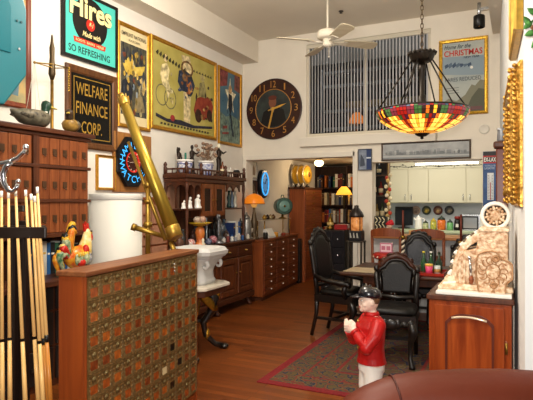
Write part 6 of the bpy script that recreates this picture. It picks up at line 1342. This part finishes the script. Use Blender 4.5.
# statue stands on a low wooden block so that its cap reaches the right height
root.scale = (1.0, 1.0, 1.0)
# ================================================================ WOOD CABINET WITH CASH REGISTER
cx0, cx1, cy0, cy1, cz = -.462, -.035, 3.1, 3.55, .97
VN = wood('#6f2a10', '#9a451a', 'z', .9, .25, .15)
t = thing('wooden_cabinet', 'glossy reddish wood cabinet with arched panel door under the cash register', 'cabinet', ((cx0+cx1)/2, (cy0+cy1)/2, 0))
MB(VN).box(cx0, cx1, cy0, cy1, .06, cz-.03).build('body', t, .008); MB(WOOD_D).box(cx0-.012, cx1+.012, cy0-.012, cy1, cz-.03, cz).build('top', t, .006); MB(WOOD_D).box(cx0+.02, cx1-.02, cy0+.03, cy1, 0, .06).build('plinth', t)
g = Fr((cx0, cy0, 0), (1, 0, 0), (0, 0, 1), (0, -1, 0))
do = MB(wood('#742d12', '#a04a1d', 'z', .9, .25, .15)).fbox(g, .03, .39, .1, cz-.05, 0, .014).build('door', t, .005)
def archpts(a0, a1, b0, b1, rise):
    o = [(a0, b0), (a1, b0), (a1, b1-rise)]
    for k in range(1, 12): q = k/12; o.append((a1+(a0-a1)*q, b1-rise+rise*min(1, 1.15*math.sin(PI*q)**.6)))
    return o + [(a0, b1-rise)]
op = archpts(.09, .34, .18, .875, .05); ip = [(a+(.012 if a < .215 else -.012), b+(.012 if b < .5 else -.012)) for a, b in op]
m = MB(wood('#4a1a0a', '#63260f', 'z', .7)); n = len(op)
m.add([g.p(a, b, .014) for a, b in op] + [g.p(a, b, .022) for a, b in op] + [g.p(a, b, .022) for a, b in ip] + [g.p(a, b, .012) for a, b in ip], [(i+j*n, (i+1) % n+j*n, (i+1) % n+(j+1)*n, i+(j+1)*n) for j in range(3) for i in range(n)]); m.build('arched_moulding', do)
m = MB(pm('#e6d2b4', .15, .5)).tube([g.p(.125+.18*q/8, .852+.012*math.sin(PI*q/8)-.004*q/8, .03) for q in range(9)], .0065, 8); m.build('handle', do)
m = MB(BRASS_D)
for z in (.3, .68): m.cyl(g.p(.4, z, .01), g.p(.4, z+.06, .01), .007)
m.build('hinge', t); MB(BRASS_D).cyl(g.p(.05, .5, .014), g.p(.05, .5, .018), .008).build('keyhole', do)
# register
RGM = pm('#ecd0ac', .4, .1, h2='#a8764a', vs=48, bump=.6, bs=80); RG2 = pm('#f0dcbc', .4, .1, h2='#bf9468', vs=45, bump=.35, bs=60); KEYW = pm('#efe8da', .3)
rx0, rz0 = -.425, cz + .022
def rg(cx_, cy_): return ((cx_/3.63 + 425 - 437)*.0053, (338-cy_)/3.63*.0060)
gr = Fr((rx0, 3.2, rz0), (1, 0, 0), (0, 0, 1), (0, -1, 0))
t = thing('cash_register', 'ornate antique cast brass cash register with round crest on the wood cabinet', 'cash register', (rx0+.19, 3.3, cz))
MB(pm('#e9e4da', .25, var=.05, vs=10)).box(-.425, -.035, 3.1, 3.5, cz+.001, cz+.022).build('marble_base', t, .005)
pp_ = lambda L_: [rg(a, b) for a, b in L_]
MB(RG2).prism(pp_([(45, 338), (45, 326), (100, 318), (312, 318), (316, 338)]), gr, -.27, .03).build('base_moulding', t, .006)
MB(RGM).prism(pp_([(112, 322), (112, 250), (122, 222), (145, 205), (185, 196), (192, 150), (200, 132), (290, 132), (297, 150), (297, 322)]), gr, -.26, .0).build('body', t, .008)
MB(RG2).prism(pp_([(192, 137), (192, 128), (205, 122), (288, 122), (300, 128), (300, 137)]), gr, -.27, .01).build('crest_moulding', t, .004)
MB(RGM).prism(pp_([(192, 322), (186, 300), (184, 235), (192, 212), (215, 200), (240, 197), (262, 203), (275, 222), (300, 232), (314, 240), (316, 292), (304, 300), (292, 310), (290, 346), (198, 346), (192, 330)]), gr, .0, .045).build('side_plate', t, .012)
m = MB(pm('#a87a50', .4, .2)).tube([gr.p(*rg(a, b), .047) for a, b in ((192, 322), (187, 300), (186, 236), (194, 214), (216, 203), (240, 200), (262, 206), (275, 225), (300, 235), (312, 243), (313, 290), (302, 298), (290, 308), (288, 342), (200, 342), (193, 330))], .004, 6, close=True); 
for a, b, r_ in ((255, 225, .02), (248, 313, .019), (246, 345, .01)): m.lathe([(r_, 0), (r_*1.05, .006), (r_*.6, .01), (r_*.5, .004), (0, .006)], gr.p(*rg(a, b if b < 340 else 335), .045), 16, rot=Matrix.Rotation(PI/2, 3, 'X'))
for k in range(14): a = 2*PI*k/14; m.tube([gr.p(rg(245, 268)[0] + .055*math.cos(a) + .02*math.cos(a+q*.7), rg(245, 268)[1] + .06*math.sin(a)+.02*math.sin(a+q*.7), .046) for q in range(6)], .0035, 5)
m.build('relief_scrollwork', t)
# crest wheel
wc = gr.p(*rg(251, 84), -.06); RX = Matrix.Rotation(PI/2, 3, 'X')
m = MB(KEYW).lathe([(.06, -.014), (.076, -.014), (.08, 0), (.076, .014), (.06, .014), (.058, 0), (.06, -.014)], wc, 32, rot=RX); m.build('crest_ring', t)
m = MB(RGM).lathe([(.03, -.008), (.03, .008), (.02, .016), (0, .018)], wc, 20, rot=RX)
for k in range(8): a = 2*PI*k/8+.2; m.tube([wc + V((.025*math.cos(a), 0, .025*math.sin(a))), wc + V((.058*math.cos(a), 0, .058*math.sin(a)))], [.011, .007], 7); m.ball(wc + V((.043*math.cos(a+.39), 0, .043*math.sin(a+.39))), (.009, .008, .009), 7)
m.build('crest_rosette', t); MB(RG2).box(wc.x-.03, wc.x+.03, wc.y-.03, wc.y+.03, gr.p(*rg(251, 124)).z, wc.z-.07).build('crest_neck', t, .004)
# keyboard quadrant
m = MB(RG2); q_ = pp_([(62, 326), (66, 300), (92, 296), (100, 240), (118, 200), (150, 165), (172, 150), (196, 140), (200, 165), (160, 190), (128, 225), (116, 262), (114, 322)])
m.prism(q_, gr, -.2, -.02); m.build('keyboard_housing', t, .005)
arc = [(70, 300), (88, 290), (94, 268), (99, 250), (104, 234), (111, 218), (120, 203), (131, 189), (143, 177), (156, 166), (170, 156), (184, 148)]
for i, (a, b) in enumerate(arc[1:]):
    ax, bz = rg(a, b); n_ = V((-.85 + .05*i, 0, .3+.07*i)).normalized(); c_ = gr.p(ax, bz, 0)
    for yk in (-.03, -.075, -.12, -.165):
        s0 = gr.p(ax, bz, yk); MB(pm('#6a5a44', .4, .3) if i % 2 else KEYW).cyl(s0 - n_*.006, s0 + n_*.017, .009, .009, 9).build('key', t)
m = MB(KEYW).prism(pp_([(60, 332), (60, 318), (112, 312), (112, 332)]), gr, -.22, .0); m.build('coin_ledge', t, .004)
m = MB(CHROME).tube([gr.p(*rg(163, 232), .02), gr.p(*rg(166, 262), .026), gr.p(*rg(168, 290), .026)], .008, 9).ball(gr.p(*rg(162, 228), .02), .012); m.build('crank_arm', t); MB(pm('#8a4a2c', .3)).tube([gr.p(*rg(168, 288), .026), gr.p(*rg(168, 300), .026), gr.p(*rg(168, 316), .026)], [.009, .014, .009], 10).build('crank_handle', t)
m = MB(RG2)
for a in (122, 138, 152): m.fbox(gr, rg(a, 0)[0], rg(a+7, 0)[0], rg(0, 318)[1], rg(0, 240)[1], 0, .006)
m.build('column_strip', t, .002)
# shallow white box lid left of the register
b = V((-.415, 3.14, cz+.023)); 
# ================================================================ SOFA
SO = pm('#58200c', .5, var=.12, vs=3, bump=.12, bs=35, h2=None)
sr = V((CS, SN, 0)); sf = V((-SN, CS, 0))
def S(l, d, z): p = sr*l + sf*d; return V((p.x, p.y, z))
tt = thing('leather_sofa', 'brown leather sofa back with rounded top in the right foreground', 'sofa', S(.9, 1.75, 0))
ztop = [(.20, .50), (.225, .60), (.26, .70), (.31, .755), (.37, .79), (.43, .815), (.5, .836), (.6, .85), (.75, .858), (.9, .858), (1.05, .85), (1.2, .835), (1.32, .80), (1.42, .72), (1.47, .6)]
rings = []
for l, z in ztop:
    th = .13 if .3 < l < 1.4 else .09; r_ = []
    for k in range(15): a = PI*k/14; r_.append(S(l, 2.0 + th*math.cos(a), z - .13 + .13*math.sin(a)))
    r_ += [S(l, 2.0-th*1.0, .35), S(l, 2.0-th*1.0, .09), S(l, 2.0+th, .09), S(l, 2.0+th, .35)]; rings.append(r_)
MB(SO).loft(rings).build('backrest', tt)
m = MB(pm('#3f160f', .4))
for l in (.475, 1.15):
    zz_ = .831 if l < 1 else .84; m.tube([S(l + .03*math.cos(a)*0 + .02*(1-math.sin(a)), 2.0 + .133*math.cos(a), zz_ - .13 + .132*math.sin(a)) for a in [PI*k/14 for k in range(15)]], .004, 6)
m.build('seam', tt)
MB(SO).loft([[S(l, d, z) for d, z in ((1.88, .12), (1.88, .40), (1.86, .45), (1.2, .46), (1.14, .42), (1.14, .12))] for l in (.3, .33, 1.36, 1.39)], smooth=False).build('seat_cushion', tt, .03)
for l in (.24, 1.33): MB(SO).loft([[S(l + .0 + w_, d, z) for w_, z in ((0, .09), (0, .52), (.03, .585), (.075, .60), (.12, .585), (.15, .52), (.15, .09))] for d in (1.12, 1.16, 1.85, 1.9)], smooth=False).build('armrest', tt, .02)
for l, d in ((.28, 1.2), (1.43, 1.2), (.28, 2.02), (1.4, 2.02)): MB(WOOD_D).cyl(S(l, d, 0), S(l, d, .1), .025, .035).build('foot', tt)
# ================================================================ RIGHT WALL
wA, wB = V((.023, 2.6, 0)), V((-.22, 7.22, 0)); du = (wA - wB).normalized(); nn = V((-du.y*-1, du.x*-1, 0)); nn = V((0, 0, 1)).cross(du) * -1
if nn.x > 0: nn = -nn
def RW(Y, z): f = (Y - wA.y)/(wB.y - wA.y); p = wA.lerp(wB, f); return Fr((p.x, p.y, z) , du, (0, 0, 1), nn)
fr = RW(3.6, 1.47); fr.o = fr.o + nn*.002; W, Hh = .88, .68
t = thing('gilt_mirror', 'ornate carved gilt mirror frame on the right wall, lower of two', 'mirror', fr.p(W/2, 0, 0))
GM_ = pm('#b8893a', .35, .8, .3, 40, .8, 60)
m = MB(GM_).rim(fr, W, Hh, [(0, 0), (.0, .012), (.02, .03), (.035, .028), (.06, .05), (.09, .055), (.11, .04), (.12, .02), (.12, .008)]); m.build('frame', t)
m = MB(GM_)
for k in range(24):
    a = .03 + k*(W-.06)/23
    for b_ in (.075, Hh-.075): m.ball(fr.p(a, b_, .052), (.011, .011, .016), 7)
for k in range(19):
    b_ = .03 + k*(Hh-.06)/18
    for a in (.075, W-.075): m.ball(fr.p(a, b_, .052), (.012, .012, .014), 7)
for k in range(30):
    b_ = .02 + k*(Hh-.04)/29
    for a in (.02, W-.02, .112, W-.112): m.ball(fr.p(a, b_, .034 if a < .05 or a > W-.05 else .04), .011, 6)
m.build('carved_beading', t)
MB(pm('#c3c8cc', .03, 1)).fbox(fr, .11, W-.11, .11, Hh-.11, .0, .01).build('mirror_glass', t)
MB(wood('#8a5a2c', '#a8733c', 'z')).fbox(fr, .004, W-.004, .004, Hh-.004, -.001, .008).build('backing', t)
def art_up(mb, g, W, Hh): sheet(mb, g, W, Hh, pm('#9a978c', .4, h2='#b5b0a2', vs=4)); blob(mb, g, W, Hh, [(.2, .2), (.8, .2), (.7, .7), (.3, .8)], pm('#7d7a70', .5), 0)
fr = RW(3.28, 2.28); fr.o = fr.o + nn*.002
picture('framed_picture', 'plain gold framed picture high on the right wall above the gilt mirror', 'picture', fr, .6, 1.1, .05, .04, pm('#b8923c', .35, .7, .15, 30), art_up)
# hanging plant whose leaves reach in at the right edge
p = at(551, 25, 2.25); t = thing('hanging_plant', 'green trailing leaves reaching in at the top right edge', 'plant', (p.x, p.y, p.z-.1)); LF = pm('#3f7a38', .4, h2='#5f9a4a', vs=30)
MB(pm('#8a5a3c', .6)).lathe([(.04, -.12), (.06, -.1), (.075, 0), (.08, .0), (.07, -.005), (0, -.01)], p, 18).build('pot', t); MB(BLACK).cyl(p + V((0, 0, 0)), V((p.x, p.y, 3.92)), .003, n=5).build('hanger', t)
st = MB(pm('#4a6a34', .5)); leaves = []
for q, (u, v) in enumerate(((536, 14), (531, 22), (529.5, 25), (534, 32), (540, 8), (538, 40), (546, 5))):
    e = at(u, v, 2.2); st.tube([p + V((0, 0, .0)), p.lerp(e, .5) + V((0, 0, .05)), e], .0025, 5); leaves.append(e)
st.build('stem', t); lo = MB(LF)
for q, e in enumerate(leaves):
    an = [2.6, 3.9, 2.2, 3.5, 2, 4, 3][q]; d = sr*math.cos(an) + V((0, 0, 1))*math.sin(an); b_ = sr*-math.sin(an) + V((0, 0, 1))*math.cos(an); f = sf*-1
    lo.loft([[e + d*a + b_*(w_*x) + f*(z_) for x, z_ in ((-1, .003), (0, -.001), (1, .003), (0, .002))] for a, w_ in ((-.004, .002), (.008, .012), (.02, .014), (.034, .008), (.044, .001))])
lo.build('leaf', t)
# ================================================================ CAMERA, LIGHT
cam = bpy.data.cameras.new('camera'); co = bpy.data.objects.new('camera', cam); COL.objects.link(co); SC.camera = co
cam.sensor_width = 36; cam.lens = 36*FPX/533; cam.clip_start = .05; co.location = (0, 0, EYE)
co.rotation_euler = (PI/2, 0, math.atan2(SN, CS))
def area(name, loc, tgt, size, power, col, sy=None):
    l = bpy.data.lights.new(name, 'AREA'); l.energy = power; l.color = col; l.size = size
    if sy: l.shape = 'RECTANGLE'; l.size_y = sy
    o = bpy.data.objects.new(name, l); COL.objects.link(o); o.location = loc
    o.rotation_euler = (V(tgt) - V(loc)).to_track_quat('-Z', 'Y').to_euler(); return o
def point(name, loc, power, col, r=.05):
    l = bpy.data.lights.new(name, 'POINT'); l.energy = power; l.color = col; l.shadow_soft_size = r
    o = bpy.data.objects.new(name, l); COL.objects.link(o); o.location = loc; return o
WARM = (1, .93, .83); FLASH = (1, .97, .93)
area('camera_flash', (-.04, -.02, 1.62), at(266, 190, 6), .08, 70, FLASH)
point('room_light', (-1.5, 1.5, 3.0), 150, WARM, .2)  # unseen lamp added to brighten the ceiling and upper walls
point('room_light', (-2.0, 3.6, 3.35), 140, WARM, .2)  # second unseen lamp added for the ceiling, further into the room
point('loft_light', (-3.3, 7.75, 3.5), 9, WARM, .1)  # hidden fill added so the dark loft contents show
point('hall_light', (-2.6, 9.9, 2.1), 7, (1, .8, .55), .1)  # unseen fill added to lift the dark bookcase
area('kitchen_light', (-1.1, 7.95, 2.28), (-1.1, 8.5, .9), 1.4, 24, (1, .95, .84), .3)  # area fill added besides the strip light for kitchen wall and counter
point('passage_light', (p_globe.x, p_globe.y, 2.05), 9, (1, .75, .45), .06)
point('lamp_light', (lx, ly, ZR-.03), 16, (1, .75, .42), .08)
point('table_lamp_light', (LAMPB.x, LAMPB.y, CT+.5), 1.6, (1, .65, .3), .03)
w = bpy.data.worlds.new('w'); SC.world = w; w.use_nodes = True; bg = w.node_tree.nodes['Background']; bg.inputs['Color'].default_value = (1, .9, .78, 1); bg.inputs['Strength'].default_value = .12
vs = SC.view_settings; vs.view_transform = 'Standard'; vs.look = 'None'; vs.gamma = 1; vs.exposure = 0; vs.use_curve_mapping = False
